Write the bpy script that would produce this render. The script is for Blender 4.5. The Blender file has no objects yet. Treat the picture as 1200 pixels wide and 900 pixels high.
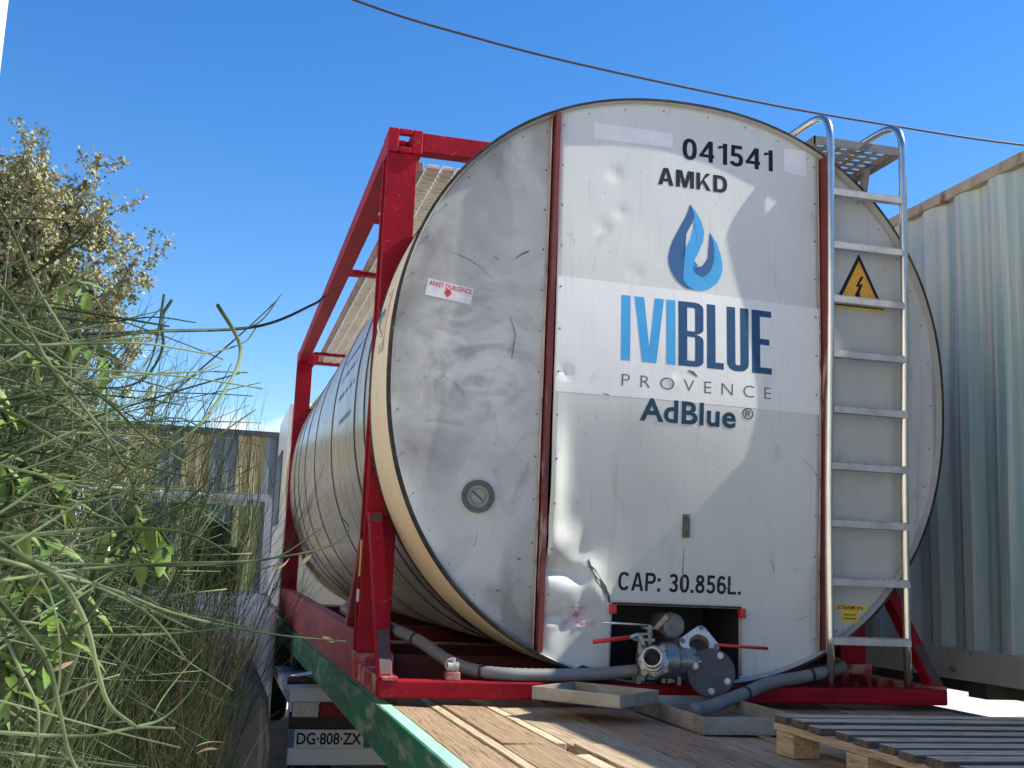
import bpy, bmesh, math, random
from mathutils import Vector, Matrix, noise
R = math.radians
S = bpy.context.scene
COL = S.collection
rnd = random.Random(7)

# ---------------------------------------------------------------- camera, sky, sun, exposure
cd = bpy.data.cameras.new('camera'); cam = bpy.data.objects.new('camera', cd); COL.objects.link(cam)
cd.sensor_width = 36; cd.lens = 39.89; cd.clip_start = .02; cd.clip_end = 1500
m = Matrix(((0.967043, -0.080523, -0.241544), (-0.251332, -0.150102, -0.956191), (0.040739, 0.985386, -0.165393)))
cam.matrix_world = Matrix.Translation((-0.6308, -4.3541, 0.4753)) @ m.to_4x4()
S.camera = cam
SUN = Vector((.68, -.080, .73)).normalized()
ld = bpy.data.lights.new('sun', 'SUN'); ld.energy = 5.0; ld.angle = R(.5); ld.color = (1, .94, .84)
lo = bpy.data.objects.new('sun', ld); COL.objects.link(lo); lo.location = (6, -2, 12)
lo.rotation_euler = SUN.to_track_quat('Z', 'Y').to_euler()
W = bpy.data.worlds.new('World'); S.world = W; W.use_nodes = True
wn, wl = W.node_tree.nodes, W.node_tree.links; wn.clear()
wo = wn.new('ShaderNodeOutputWorld'); bg = wn.new('ShaderNodeBackground'); sky = wn.new('ShaderNodeTexSky')
sky.sky_type = 'NISHITA'; sky.sun_disc = False
sky.sun_elevation = math.asin(SUN.z); sky.sun_rotation = math.atan2(SUN.x, SUN.y)
sky.air_density = 1.0; sky.dust_density = .15; sky.ozone_density = 2.2; sky.altitude = 100
bg.inputs[1].default_value = .12
hs_ = wn.new('ShaderNodeHueSaturation'); hs_.inputs['Saturation'].default_value = 1.36; hs_.inputs['Hue'].default_value = .507
wl.new(sky.outputs[0], hs_.inputs['Color']); tcw = wn.new('ShaderNodeTexCoord'); dotn = wn.new('ShaderNodeVectorMath'); dotn.operation = 'DISTANCE'; dotn.inputs[1].default_value = (0.0143, 0.9931, 0.3018)
mpw = wn.new('ShaderNodeMapping'); mpw.inputs['Scale'].default_value = (1, 1, 2.6); wl.new(tcw.outputs['Generated'], mpw.inputs[0])
wl.new(mpw.outputs[0], dotn.inputs[0])
nw = wn.new('ShaderNodeTexNoise'); nw.inputs['Scale'].default_value = 34; nw.inputs['Detail'].default_value = 7; wl.new(tcw.outputs['Generated'], nw.inputs['Vector'])
r1 = wn.new('ShaderNodeMapRange'); r1.inputs[1].default_value = .075; r1.inputs[2].default_value = .0; wl.new(dotn.outputs['Value'], r1.inputs[0])
r2 = wn.new('ShaderNodeMath'); r2.operation = 'MULTIPLY_ADD'; r2.inputs[1].default_value = 1.5; r2.inputs[2].default_value = -.62; wl.new(nw.outputs[0], r2.inputs[0])
r3 = wn.new('ShaderNodeMath'); r3.operation = 'ADD'; wl.new(r1.outputs[0], r3.inputs[0]); wl.new(r2.outputs[0], r3.inputs[1])
r4 = wn.new('ShaderNodeMapRange'); r4.inputs[1].default_value = .62; r4.inputs[2].default_value = 1.05; wl.new(r3.outputs[0], r4.inputs[0])
mw = wn.new('ShaderNodeMix'); mw.data_type = 'RGBA'; wl.new(r4.outputs[0], mw.inputs[0]); wl.new(hs_.outputs[0], mw.inputs[6]); mw.inputs[7].default_value = (5.2, 5.4, 5.6, 1)
wl.new(mw.outputs[2], bg.inputs[0]); wl.new(bg.outputs[0], wo.inputs[0])
S.view_settings.view_transform = 'Standard'; S.view_settings.look = 'None'
S.view_settings.exposure = .8; S.view_settings.gamma = 1; S.view_settings.use_curve_mapping = False
S.render.engine = 'CYCLES'; S.cycles.max_bounces = 6

# ---------------------------------------------------------------- materials
def mat(name, c1, c2=None, scale=3, stretch=(1, 1, 1), rough=.6, metal=0, bump=0, bscale=None, lo=.4, hi=.65, c3=None, s3=12, lo3=.55, hi3=.7,
        detail=6, spec=.5, distort=0, st3=None, rvar=0):
    M = bpy.data.materials.new(name); M.use_nodes = True
    n, l = M.node_tree.nodes, M.node_tree.links
    b = n['Principled BSDF']; b.inputs['Roughness'].default_value = rough; b.inputs['Metallic'].default_value = metal
    b.inputs['Specular IOR Level'].default_value = spec
    b.inputs['Base Color'].default_value = (*c1, 1)
    if c2 is None and not bump: return M
    tc = n.new('ShaderNodeTexCoord')
    def nz(sc, st, det):
        mp = n.new('ShaderNodeMapping'); mp.inputs['Scale'].default_value = st
        l.new(tc.outputs['Object'], mp.inputs[0])
        t = n.new('ShaderNodeTexNoise'); t.inputs['Scale'].default_value = sc; t.inputs['Detail'].default_value = det
        t.inputs['Distortion'].default_value = distort; t.inputs['Roughness'].default_value = .6
        l.new(mp.outputs[0], t.inputs['Vector']); return t.outputs[0]
    def ramp(src, a, z):
        r = n.new('ShaderNodeMapRange'); r.inputs[1].default_value = a; r.inputs[2].default_value = z; l.new(src, r.inputs[0]); return r.outputs[0]
    def mix(f, A, B):
        x = n.new('ShaderNodeMix'); x.data_type = 'RGBA'; l.new(f, x.inputs[0])
        for k, q in ((6, A), (7, B)):
            if isinstance(q, tuple): x.inputs[k].default_value = (*q, 1)
            else: l.new(q, x.inputs[k])
        return x.outputs[2]
    if c2 is not None:
        src = nz(scale, stretch, detail); out = mix(ramp(src, lo, hi), c1, c2)
        if c3 is not None: out = mix(ramp(nz(s3, st3 or stretch, 8), lo3, hi3), out, c3)
        l.new(out, b.inputs['Base Color'])
        if rvar:
            r = n.new('ShaderNodeMapRange'); r.inputs[3].default_value = rough - rvar; r.inputs[4].default_value = rough + rvar
            l.new(src, r.inputs[0]); l.new(r.outputs[0], b.inputs['Roughness'])
    if bump:
        bp = n.new('ShaderNodeBump'); bp.inputs['Strength'].default_value = bump; bp.inputs['Distance'].default_value = .01
        l.new(nz(bscale or scale * 4, stretch, 5), bp.inputs['Height']); l.new(bp.outputs[0], b.inputs['Normal'])
    return M

def panel_mat(name, base, smudge, dark, sm=.5, wiped=False):
    """brushed, dirty sheet metal: fine vertical brushing, soft smudges, dark specks and streaks"""
    M = mat(name, base, smudge, 1.6, (1, 1, .55), .58, .06, 0, lo=.42, hi=.42 + sm, c3=dark, s3=7, lo3=.6, hi3=.86, distort=.6, rvar=.08)
    n, l = M.node_tree.nodes, M.node_tree.links; b = n['Principled BSDF']
    src = b.inputs['Base Color'].links[0].from_socket; tc = [x for x in n if x.type == 'TEX_COORD'][0]
    def layer(scale, st, a, z, col, amt, src, dist=0):
        mp = n.new('ShaderNodeMapping'); mp.inputs['Scale'].default_value = st; l.new(tc.outputs['Object'], mp.inputs[0])
        t = n.new('ShaderNodeTexNoise'); t.inputs['Scale'].default_value = scale; t.inputs['Detail'].default_value = 6; t.inputs['Distortion'].default_value = dist
        l.new(mp.outputs[0], t.inputs['Vector'])
        r = n.new('ShaderNodeMapRange'); r.inputs[1].default_value = a; r.inputs[2].default_value = z; r.inputs[4].default_value = amt
        l.new(t.outputs[0], r.inputs[0])
        x = n.new('ShaderNodeMix'); x.data_type = 'RGBA'; l.new(r.outputs[0], x.inputs[0]); l.new(src, x.inputs[6]); x.inputs[7].default_value = (*col, 1)
        return x.outputs[2]
    out = layer(38, (3, 1, .10), .45, .8, tuple(c * .74 for c in base), .08 if wiped else .26, src)      # brushing
    out = layer(60, (1, 1, 1), .68, .74, dark, .7, out)                                   # specks
    out = layer(5, (4, 1, .25), .6, .8, dark, .12 if wiped else .4, out, .4)                               # run-off streaks
    if wiped:                                                                             # grime along the rim and a hand-wiped patch
        def mask(co, a_, z_, sc=(1, 1, 1)):
            mp = n.new('ShaderNodeMapping'); mp.inputs['Scale'].default_value = sc; l.new(tc.outputs['Object'], mp.inputs[0])
            q = n.new('ShaderNodeVectorMath'); q.operation = 'DISTANCE'; q.inputs[1].default_value = tuple(c_ * s_ for c_, s_ in zip(co, sc)); l.new(mp.outputs[0], q.inputs[0])
            r = n.new('ShaderNodeMapRange'); r.inputs[1].default_value = a_; r.inputs[2].default_value = z_; l.new(q.outputs['Value'], r.inputs[0]); return r.outputs[0]
        def smear(mk, col, scale, st, dist, a_, z_, amt, src):
            mp = n.new('ShaderNodeMapping'); mp.inputs['Scale'].default_value = st; l.new(tc.outputs['Object'], mp.inputs[0])
            t = n.new('ShaderNodeTexNoise'); t.inputs['Scale'].default_value = scale; t.inputs['Detail'].default_value = 7; t.inputs['Distortion'].default_value = dist; l.new(mp.outputs[0], t.inputs['Vector'])
            r = n.new('ShaderNodeMapRange'); r.inputs[1].default_value = a_; r.inputs[2].default_value = z_; r.inputs[4].default_value = amt; l.new(t.outputs[0], r.inputs[0])
            k = n.new('ShaderNodeMath'); k.operation = 'MULTIPLY'; l.new(mk, k.inputs[0]); l.new(r.outputs[0], k.inputs[1])
            x = n.new('ShaderNodeMix'); x.data_type = 'RGBA'; l.new(k.outputs[0], x.inputs[0]); l.new(src, x.inputs[6]); x.inputs[7].default_value = (*col, 1); return x.outputs[2]
        out = smear(mask((1.228, 0, 1.301), .82, 1.2, (1, 0, 1)), (.17, .16, .14), 3.2, (1, 1, .7), 1.2, .36, .66, .8, out)
        out = smear(mask((.30, 0, 1.45), .62, .15, (1, 0, .75)), (.20, .195, .18), 2.6, (1, 1, 1.3), 1.8, .40, .64, .6, out)
        out = smear(mask((.33, 0, 1.30), .34, .12, (1, 0, .85)), (.62, .62, .60), 3.2, (1, 1, 1.6), 3.2, .42, .62, .85, out)
        out = smear(mask((.30, 0, 1.35), .5, .1, (1, 0, .8)), (.12, .12, .11), 5, (1, 1, .5), 2.5, .60, .76, .8, out)
    l.new(out, b.inputs['Base Color'])
    return M

M_FACE = panel_mat('brushed_panel', (.60, .61, .575), (.50, .51, .48), (.30, .29, .27))
M_FACE_L = panel_mat('stained_panel', (.53, .525, .50), (.42, .415, .395), (.17, .165, .15), .25, True)
M_FACE_R = panel_mat('grimy_panel', (.50, .50, .48), (.38, .385, .375), (.19, .19, .18), .3)
M_SCUFF = mat('dark_scuff', (.10, .098, .09), (.20, .195, .185), 60, rough=.7)
M_VINYL = panel_mat('white_vinyl', (.74, .74, .715), (.68, .68, .655), (.45, .43, .4))
M_PATCH = mat('faded_patch', (.74, .73, .72), (.68, .67, .66), 14, rough=.5)
M_RED = mat('red_frame_paint', (.34, .005, .018), (.20, .005, .014), 3, rough=.5, lo=.35, hi=.65, spec=.15, c3=(.30, .08, .07), s3=30, lo3=.64, hi3=.70, bump=.2, bscale=40)
M_REDWORN = mat('worn_red_paint', (.34, .012, .02), (.22, .02, .025), 6, rough=.5, c3=(.46, .26, .22), s3=11, lo3=.46, hi3=.62, bump=.25, bscale=50)
M_REDSHADE = mat('shaded_red_paint', (.13, .012, .016), (.07, .012, .014), 5, rough=.7, c3=(.05, .035, .03), s3=10)  # frame red with the darkness beneath the tank put into its colour
M_PRIMER = mat('dark_primer', (.085, .045, .045), (.06, .035, .035), 20, rough=.7)
M_REDPALE = mat('chalky_red_paint', (.30, .055, .075), (.22, .04, .05), 3, rough=.6, c3=(.36, .18, .17), s3=14, lo3=.6, hi3=.75)
M_TRIM = mat('red_brown_trim', (.17, .022, .02), (.10, .022, .02), 12, (1, 1, .3), rough=.45, c3=(.42, .32, .26), s3=8, lo3=.58, hi3=.68)
M_RUSTLIP = mat('rusty_sealant', (.62, .55, .47), (.42, .29, .21), 14, (1, 1, .5), rough=.7, c3=(.12, .08, .06), s3=30)
M_CREAM = mat('cream_cladding', (.86, .75, .55), (.80, .68, .48), 2.2, rough=.42, metal=0, c3=(.40, .34, .25), s3=9, lo3=.62, hi3=.8, rvar=.06)
M_SHELL = mat('polished_cladding', (.66, .645, .60), (.54, .53, .49), 1.2, (1, 3, .4), rough=.26, metal=.45, c3=(.30, .285, .25), s3=5, lo3=.52, hi3=.75, bump=.05, bscale=2.5, rvar=.06)
M_SHELLDK = mat('dull_cladding', (.22, .22, .21), (.16, .16, .15), 3, rough=.5, metal=.3)
M_BLACK = mat('black_rubber', (.02, .02, .02), (.05, .045, .04), 20, rough=.7)
M_RIM = mat('dark_rim_seal', (.022, .021, .020), (.055, .05, .045), 12, rough=.75, spec=.2, c3=(.24, .22, .19), s3=22, lo3=.66, hi3=.74)
M_STEEL = mat('stainless_tube', (.66, .64, .60), (.52, .50, .46), 5, (1, 1, .4), rough=.22, metal=.95, c3=(.3, .27, .23), s3=14, lo3=.62, hi3=.75)
M_ALU = mat('aluminium_tread', (.62, .62, .61), (.45, .45, .44), 12, rough=.4, metal=.8)
M_GRATE = mat('dull_grating', (.16, .16, .155), (.10, .10, .095), 12, rough=.6)
M_RUNG = mat('grey_rung', (.46, .46, .45), (.34, .345, .34), 14, rough=.5, metal=0)
M_TREAD = mat('pale_tread', (.80, .78, .71), (.64, .62, .56), 14, rough=.5)
M_GALV = mat('galvanised_tray', (.36, .345, .31), (.25, .24, .215), 9, rough=.5, metal=.35, c3=(.26, .19, .12), s3=12, lo3=.55, hi3=.7)
M_CAST = mat('cast_valve_metal', (.27, .265, .25), (.17, .165, .155), 16, rough=.4, metal=.7, c3=(.14, .13, .12), s3=20)
M_CASTLT = mat('bright_valve_metal', (.60, .60, .57), (.44, .43, .41), 16, rough=.45, metal=.4, c3=(.18, .165, .14), s3=26, lo3=.55, hi3=.68)
M_CAPDK = mat('dark_cap_metal', (.13, .128, .12), (.08, .078, .07), 18, rough=.5, metal=.5)
M_CASTDULL = mat('dull_cap_face', (.22, .215, .20), (.15, .145, .13), 22, rough=.55, metal=.3)
M_FLANGE = mat('dark_plastic_flange', (.035, .038, .05), (.055, .058, .07), 12, rough=.5)
M_LEVER = mat('red_lever', (.55, .02, .025), rough=.35)
M_HOSE = mat('grey_hose', (.20, .205, .21), (.15, .155, .16), 7, rough=.5, c3=(.27, .26, .24), s3=14, lo3=.58, hi3=.75)
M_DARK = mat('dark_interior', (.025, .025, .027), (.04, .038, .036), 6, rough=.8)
M_TEAL = mat('dark_teal_vinyl', (.008, .042, .085), (.012, .05, .095), 18, rough=.4, spec=.3)
M_NAVY = mat('navy_vinyl', (.008, .058, .15), (.012, .07, .17), 18, rough=.4)
M_AZURE = mat('azure_vinyl', (.045, .33, .66), (.06, .36, .68), 18, rough=.4)
M_NAVY2 = mat('slate_navy_vinyl', (.03, .10, .25), rough=.4)
M_INK = mat('black_lettering', (.010, .016, .026), (.03, .035, .045), 40, rough=.5, lo=.6, hi=.8, spec=.2)
M_THIN = mat('grey_lettering', (.10, .11, .12), rough=.5)
M_STICK = mat('sticker_white', (.66, .65, .67), (.58, .56, .58), 20, rough=.45)
M_STICKPINK = mat('sun_bleached_sticker', (.66, .58, .60), (.58, .48, .50), 20, rough=.5)
M_STICKRED = mat('sticker_red', (.52, .02, .03), rough=.5)
M_PINK = mat('faded_pink_print', (.55, .16, .2), (.6, .35, .37), 30, rough=.5)
M_YEL = mat('yellow_sign', (.68, .34, .03), (.58, .28, .025), 10, rough=.45, c3=(.35, .2, .05), s3=20, lo3=.62, hi3=.75)
M_YELST = mat('yellow_sticker', (.72, .50, .04), (.60, .40, .03), 14, rough=.5)
M_GLASS = mat('gauge_glass', (.30, .30, .27), (.24, .24, .21), 10, rough=.25, spec=.3)
M_GREEN = mat('green_trailer_paint', (.018, .16, .085), (.03, .12, .075), 5, (1, .4, 1), rough=.5, c3=(.26, .30, .25), s3=7, lo3=.50, hi3=.66, st3=(1, .5, 2.5), bump=.1, bscale=30)
M_GREENLT = mat('worn_green_paint', (.36, .66, .50), (.24, .52, .38), 9, (1, .4, 1), rough=.55, c3=(.38, .30, .22), s3=11, lo3=.55, hi3=.66)
def wood(name, a, b, c, rough=.9, st=(15, .6, 15), s=4):
    return mat(name, a, b, s, st, rough, 0, .6, 6, lo=.35, hi=.65, c3=c, s3=s * 3.2, lo3=.53, hi3=.63, distort=.5, st3=(st[0], st[1] * .8, st[2]), spec=.15)
M_PLANK = [wood('deck_plank_tan', (.36, .26, .165), (.27, .19, .115), (.13, .085, .05)), wood('deck_plank_brown', (.40, .275, .18), (.30, .195, .125), (.12, .075, .05)),
           wood('deck_plank_grey', (.46, .355, .24), (.34, .26, .175), (.14, .11, .085))]
M_BATTEN = wood('deck_batten_pale', (.60, .49, .34), (.50, .40, .26), (.30, .22, .14))
M_PALBOARD = wood('pallet_board_grey', (.58, .475, .35), (.45, .365, .265), (.20, .17, .14), st=(.7, 9, 9))
M_PALSHADE = wood('pallet_board_shade', (.13, .115, .095), (.09, .08, .065), (.05, .045, .035), st=(.7, 9, 9))  # shade in the gaps between boards, put into the colour of their sides
M_PALWOOD = wood('pallet_stringer_tan', (.50, .40, .28), (.40, .31, .21), (.22, .15, .1))
M_CONT = mat('container_paint', (.46, .565, .545), (.25, .395, .43), 2.0, (1, 3, .22), rough=.6, lo=.42, hi=.64, c3=(.50, .58, .54), s3=3.0, lo3=.5, hi3=.62, st3=(1, 6, .14), bump=.06, bscale=3)
M_CONTRAIL = mat('container_rail_paint', (.40, .36, .27), (.32, .27, .20), 3, (1, 2, 1), rough=.65, c3=(.20, .09, .04), s3=5, lo3=.54, hi3=.66)
M_CONTBASE = mat('container_base_paint', (.42, .43, .41), (.34, .35, .33), 4, (1, 1, 1), rough=.65, c3=(.15, .1, .07), s3=7, lo3=.6, hi3=.7)
M_GROUND = mat('dusty_concrete', (.62, .565, .475), (.53, .475, .40), .5, rough=.9, c3=(.30, .27, .22), s3=2.5, lo3=.52, hi3=.7, bump=.3, bscale=14)
M_TYRE = mat('tyre_rubber', (.018, .018, .018), (.035, .033, .03), 8, rough=.85)
M_CHASSIS = mat('chassis_paint', (.03, .03, .032), (.06, .05, .04), 6, rough=.7)
M_WHITE = mat('white_vehicle_paint', (.66, .68, .70), (.58, .60, .62), 2, rough=.28)
M_GREYCAR = mat('grey_car_paint', (.13, .135, .14), (.11, .115, .12), 2, rough=.3, metal=.3)
M_CARGLASS = mat('car_glass', (.015, .03, .03), rough=.05, spec=.8)
M_PANE = mat('clear_pane', (.75, .85, .82), rough=.02)
M_PANE.node_tree.nodes['Principled BSDF'].inputs['Transmission Weight'].default_value = 1
M_PANE.node_tree.nodes['Principled BSDF'].inputs['IOR'].default_value = 1.05
M_LAMPRED = mat('red_lamp_lens', (.20, .006, .008), rough=.4, spec=.2)
M_LAMPCLR = mat('clear_lamp_lens', (.5, .45, .42), (.35, .3, .28), 40, rough=.2)
M_PLATE = mat('plate_white', (.62, .63, .62), rough=.4)
M_WHY = mat('warehouse_yellow_sheet', (.40, .335, .17), (.33, .27, .135), 2, (3, 1, .3), rough=.6, c3=(.30, .25, .14), s3=5)
M_WHG = mat('warehouse_grey_sheet', (.16, .19, .21), (.12, .145, .16), 2, (3, 1, .3), rough=.6)
M_WHD = mat('warehouse_trim', (.05, .055, .06), rough=.6)
M_BROOM = mat('lit_shaded_broom_stem', (.016, .034, .010), (.155, .20, .10), 3.4, rough=.6, spec=.15, lo=.49, hi=.62, c3=(.045, .065, .02), s3=9, lo3=.54, hi3=.62)  # near-black and pale tones stand for shadow and highlight among the stems
M_BROOMDK = mat('deep_broom_stem', (.030, .042, .017), (.055, .072, .028), 5, rough=.8, spec=.08, c3=(.075, .06, .035), s3=9)
M_DRY = mat('dry_stem', (.09, .062, .036), (.16, .115, .07), 9, rough=.75)
M_LEAF = mat('sapling_leaf', (.13, .215, .032), (.075, .14, .025), 8, rough=.45)
M_DRYLEAF = mat('dry_leaf', (.36, .27, .15), (.28, .20, .11), 20, rough=.7)
M_BARK = mat('poplar_bark', (.20, .185, .16), (.12, .11, .09), 6, rough=.85)
M_POPLAR = mat('poplar_leaf', (.27, .26, .105), (.165, .18, .068), 1.6, rough=.6, spec=.15, c3=(.42, .38, .25), s3=5, lo3=.47, hi3=.6)
M_POLE = mat('white_pole_paint', (.70, .70, .70), (.6, .6, .6), 5, rough=.5)
M_HALL = mat('cream_bounce_wall', (.80, .70, .54), (.74, .64, .48), 1.2, rough=.9)
M_ROOF = mat('clay_roof', (.42, .20, .12), (.32, .15, .09), 4, rough=.85)
M_WIRE = mat('black_cable', (.018, .018, .02), rough=.6)
for _m in (M_LEAF, M_POPLAR):
    _m.node_tree.nodes['Principled BSDF'].inputs['Transmission Weight'].default_value = 0

# ---------------------------------------------------------------- mesh helpers
class MB:
    def __init__(s): s.v, s.f = [], []
    def add(s, vs, fs):
        o = len(s.v); s.v += [tuple(q) for q in vs]; s.f += [tuple(i + o for i in q) for q in fs]; return s
    def box(s, a, b, rot=None, c=None):
        (x0, y0, z0), (x1, y1, z1) = a, b
        vs = [Vector(q) for q in ((x0, y0, z0), (x1, y0, z0), (x1, y1, z0), (x0, y1, z0), (x0, y0, z1), (x1, y0, z1), (x1, y1, z1), (x0, y1, z1))]
        if rot is not None: vs = [c + rot @ (q - c) for q in vs]
        return s.add(vs, [(0, 3, 2, 1), (4, 5, 6, 7), (0, 1, 5, 4), (1, 2, 6, 5), (2, 3, 7, 6), (3, 0, 4, 7)])
    def beam(s, p, q, w, h, up=(0, 0, 1)):
        p, q, up = Vector(p), Vector(q), Vector(up); d = (q - p).normalized(); r = d.cross(up).normalized(); u = r.cross(d)
        vs = []
        for e in (p, q):
            for a, b in ((-1, -1), (1, -1), (1, 1), (-1, 1)): vs.append(e + r * a * w / 2 + u * b * h / 2)
        return s.add(vs, [(0, 3, 2, 1), (4, 5, 6, 7), (0, 1, 5, 4), (1, 2, 6, 5), (2, 3, 7, 6), (3, 0, 4, 7)])
    def tube(s, pts, r, n=10, cap=True, closed=False):
        pts = [Vector(q) for q in pts]; k = len(pts); rr = r if isinstance(r, (list, tuple)) else [r] * k
        o = len(s.v); prev = None
        for i, q in enumerate(pts):
            t = (pts[min(i + 1, k - 1)] - pts[max(i - 1, 0)])
            if t.length < 1e-9: t = Vector((0, 0, 1))
            t.normalize()
            if prev is None: prev = t.orthogonal().normalized()
            prev = prev - t * prev.dot(t)
            if prev.length < 1e-6: prev = t.orthogonal()
            prev.normalize(); b = t.cross(prev)
            for j in range(n):
                a = 2 * math.pi * j / n; s.v.append(tuple(q + (prev * math.cos(a) + b * math.sin(a)) * rr[i]))
        for i in range(k - 1):
            for j in range(n):
                s.f.append((o + i * n + j, o + i * n + (j + 1) % n, o + (i + 1) * n + (j + 1) % n, o + (i + 1) * n + j))
        if cap:
            s.f.append(tuple(o + j for j in range(n))[::-1]); s.f.append(tuple(o + (k - 1) * n + j for j in range(n)))
        return s
    def cyl(s, p, q, r, n=24, r2=None): return s.tube([p, q], [r, r if r2 is None else r2], n)
    def prism(s, poly, axis, a, b):
        """poly in the two other axes, extruded from a to b along axis"""
        def P(u, w, t): return {'x': (t, u, w), 'y': (u, t, w), 'z': (u, w, t)}[axis]
        k = len(poly); vs = [P(u, w, a) for u, w in poly] + [P(u, w, b) for u, w in poly]
        return s.add(vs, [tuple(range(k)), tuple(range(2 * k - 1, k - 1, -1))] + [(i, i + k, (i + 1) % k + k, (i + 1) % k) for i in range(k)])
    def build(s, name, material, parent=None, smooth=False, bevel=0, seg=2, auto=None):
        me = bpy.data.meshes.new(name); me.from_pydata(s.v, [], s.f); me.materials.append(material)
        bm = bmesh.new(); bm.from_mesh(me); bmesh.ops.recalc_face_normals(bm, faces=bm.faces); bm.to_mesh(me); bm.free()
        o = bpy.data.objects.new(name, me); COL.objects.link(o)
        if smooth:
            for p in me.polygons: p.use_smooth = True
            if auto: me.set_sharp_from_angle(angle=R(auto))
        if bevel:
            md = o.modifiers.new('bevel', 'BEVEL'); md.width = bevel; md.segments = seg; md.limit_method = 'ANGLE'; md.angle_limit = R(35)
        if parent is not None: attach(o, parent)
        return o

def world_loc(o):
    v = Vector(o.location)
    while o.parent: o = o.parent; v += Vector(o.location)
    return v
def attach(o, parent): o.parent = parent; o.location = -world_loc(parent)
def thing(name, label, cat, loc, group=None):
    o = bpy.data.objects.new(name, None); COL.objects.link(o); o.location = loc; o.empty_display_size = .2
    return tag(o, label, cat, group)
def tag(o, label, cat, group=None):
    o['label'] = label; o['category'] = cat
    if group: o['group'] = group
    return o
def struct(o, kind='structure'): o['kind'] = kind; return o
def catmull(pts, sub=6):
    P = [Vector(q) for q in pts]; P = [P[0] * 2 - P[1]] + P + [P[-1] * 2 - P[-2]]; out = []
    for i in range(1, len(P) - 2):
        a, b, c, d = P[i - 1:i + 3]
        for k in range(sub):
            t = k / sub; out.append(.5 * (2 * b + (c - a) * t + (2 * a - 5 * b + 4 * c - d) * t * t + (3 * b - a - 3 * c + d) * t ** 3))
    out.append(P[-2]); return out

# ---------------------------------------------------------------- ground
g = MB().add([(-150, -150, -1.25), (150, -150, -1.25), (150, 150, -1.25), (-150, 150, -1.25)], [(0, 1, 2, 3)])
struct(g.build('ground', M_GROUND))

# ---------------------------------------------------------------- tank container
CX, CZ, NE = 1.228, 1.301, 2.196
def sq(a, th):
    c, s_ = math.cos(th), math.sin(th)
    return CX + a * math.copysign(abs(c) ** (2 / NE), c), CZ + a * math.copysign(abs(s_) ** (2 / NE), s_)
def half(a, x):
    u = min(1, abs(x - CX) / a); return a * (1 - u ** NE) ** (1 / NE)
NT = 160
def loft(mb, prof, th0=0, th1=2 * math.pi, n=NT):
    full = abs(th1 - th0 - 2 * math.pi) < 1e-6; k = n if full else n + 1
    o = len(mb.v)
    for y, a in prof:
        for j in range(k):
            x, z = sq(a, th0 + (th1 - th0) * j / n); mb.v.append((x, y, z))
    for i in range(len(prof) - 1):
        for j in range(n):
            j2 = (j + 1) % k; mb.f.append((o + i * k + j, o + i * k + j2, o + (i + 1) * k + j2, o + (i + 1) * k + j))
    return mb

tank = thing('tank_container', 'white tank container in a red steel frame, its dented end marked with a blue drop', 'tank container', (1.22, 3.6, 0))
A0 = 1.25
loft(MB(), [(.10, A0 - .004), (.105, A0), (.605, A0), (.612, A0 - .01), (.612, 1.10)]).build('end_cladding', M_CREAM, tank, True, auto=30)
loft(MB(), [(.095, A0 - .03), (.093, A0 + .004), (.048, A0 + .006), (.040, A0 + .003), (.040, A0 - .006), (.044, A0 - .0065)]).build('rim', M_RIM, tank, True, auto=35)
loft(MB(), [(.044, A0 - .0066), (.085, A0 - .011), (.125, A0 - .014)]).build('rim_flange', M_FACE_R, tank, True)
loft(MB(), [(.59, A0 + .004), (.60, A0 + .006), (.622, A0 + .004), (.622, A0 - .02)]).build('rim', M_BLACK, tank, True, auto=35)
loft(MB(), [(.61, 1.12), (.88, 1.12)]).build('shell_neck', M_SHELLDK, tank, True)
loft(MB(), [(.645, 1.08), (.645, 1.232), (.72, 1.232), (.72, 1.08)]).build('collar_ring', M_RED, tank, True, auto=30)
loft(MB(), [(.872, 1.10), (.872, 1.216), (.88, 1.222), (6.60, 1.222), (6.61, 1.1)]).build('shell', M_SHELL, tank, True, auto=30)
loft(MB(), [(6.6, 1.12), (6.75, 1.12), (6.75, A0), (7.22, A0), (7.23, A0 - .02)]).build('end_cladding', M_CREAM, tank, True, auto=30)
bk = MB(); o0 = [sq(A0 - .02, 2 * math.pi * j / NT) for j in range(NT)]
bk.add([(x, 7.229, z) for x, z in o0], [tuple(range(NT))]).build('end_panel', M_FACE, tank)
for y in (1.02, 1.42, 2.6, 3.8, 4.7, 5.4, 5.9):
    loft(MB(), [(y, 1.222), (y + .002, 1.226), (y + .028, 1.226), (y + .03, 1.222)]).build('seam_band', M_BLACK, tank, True, auto=30)

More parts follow.
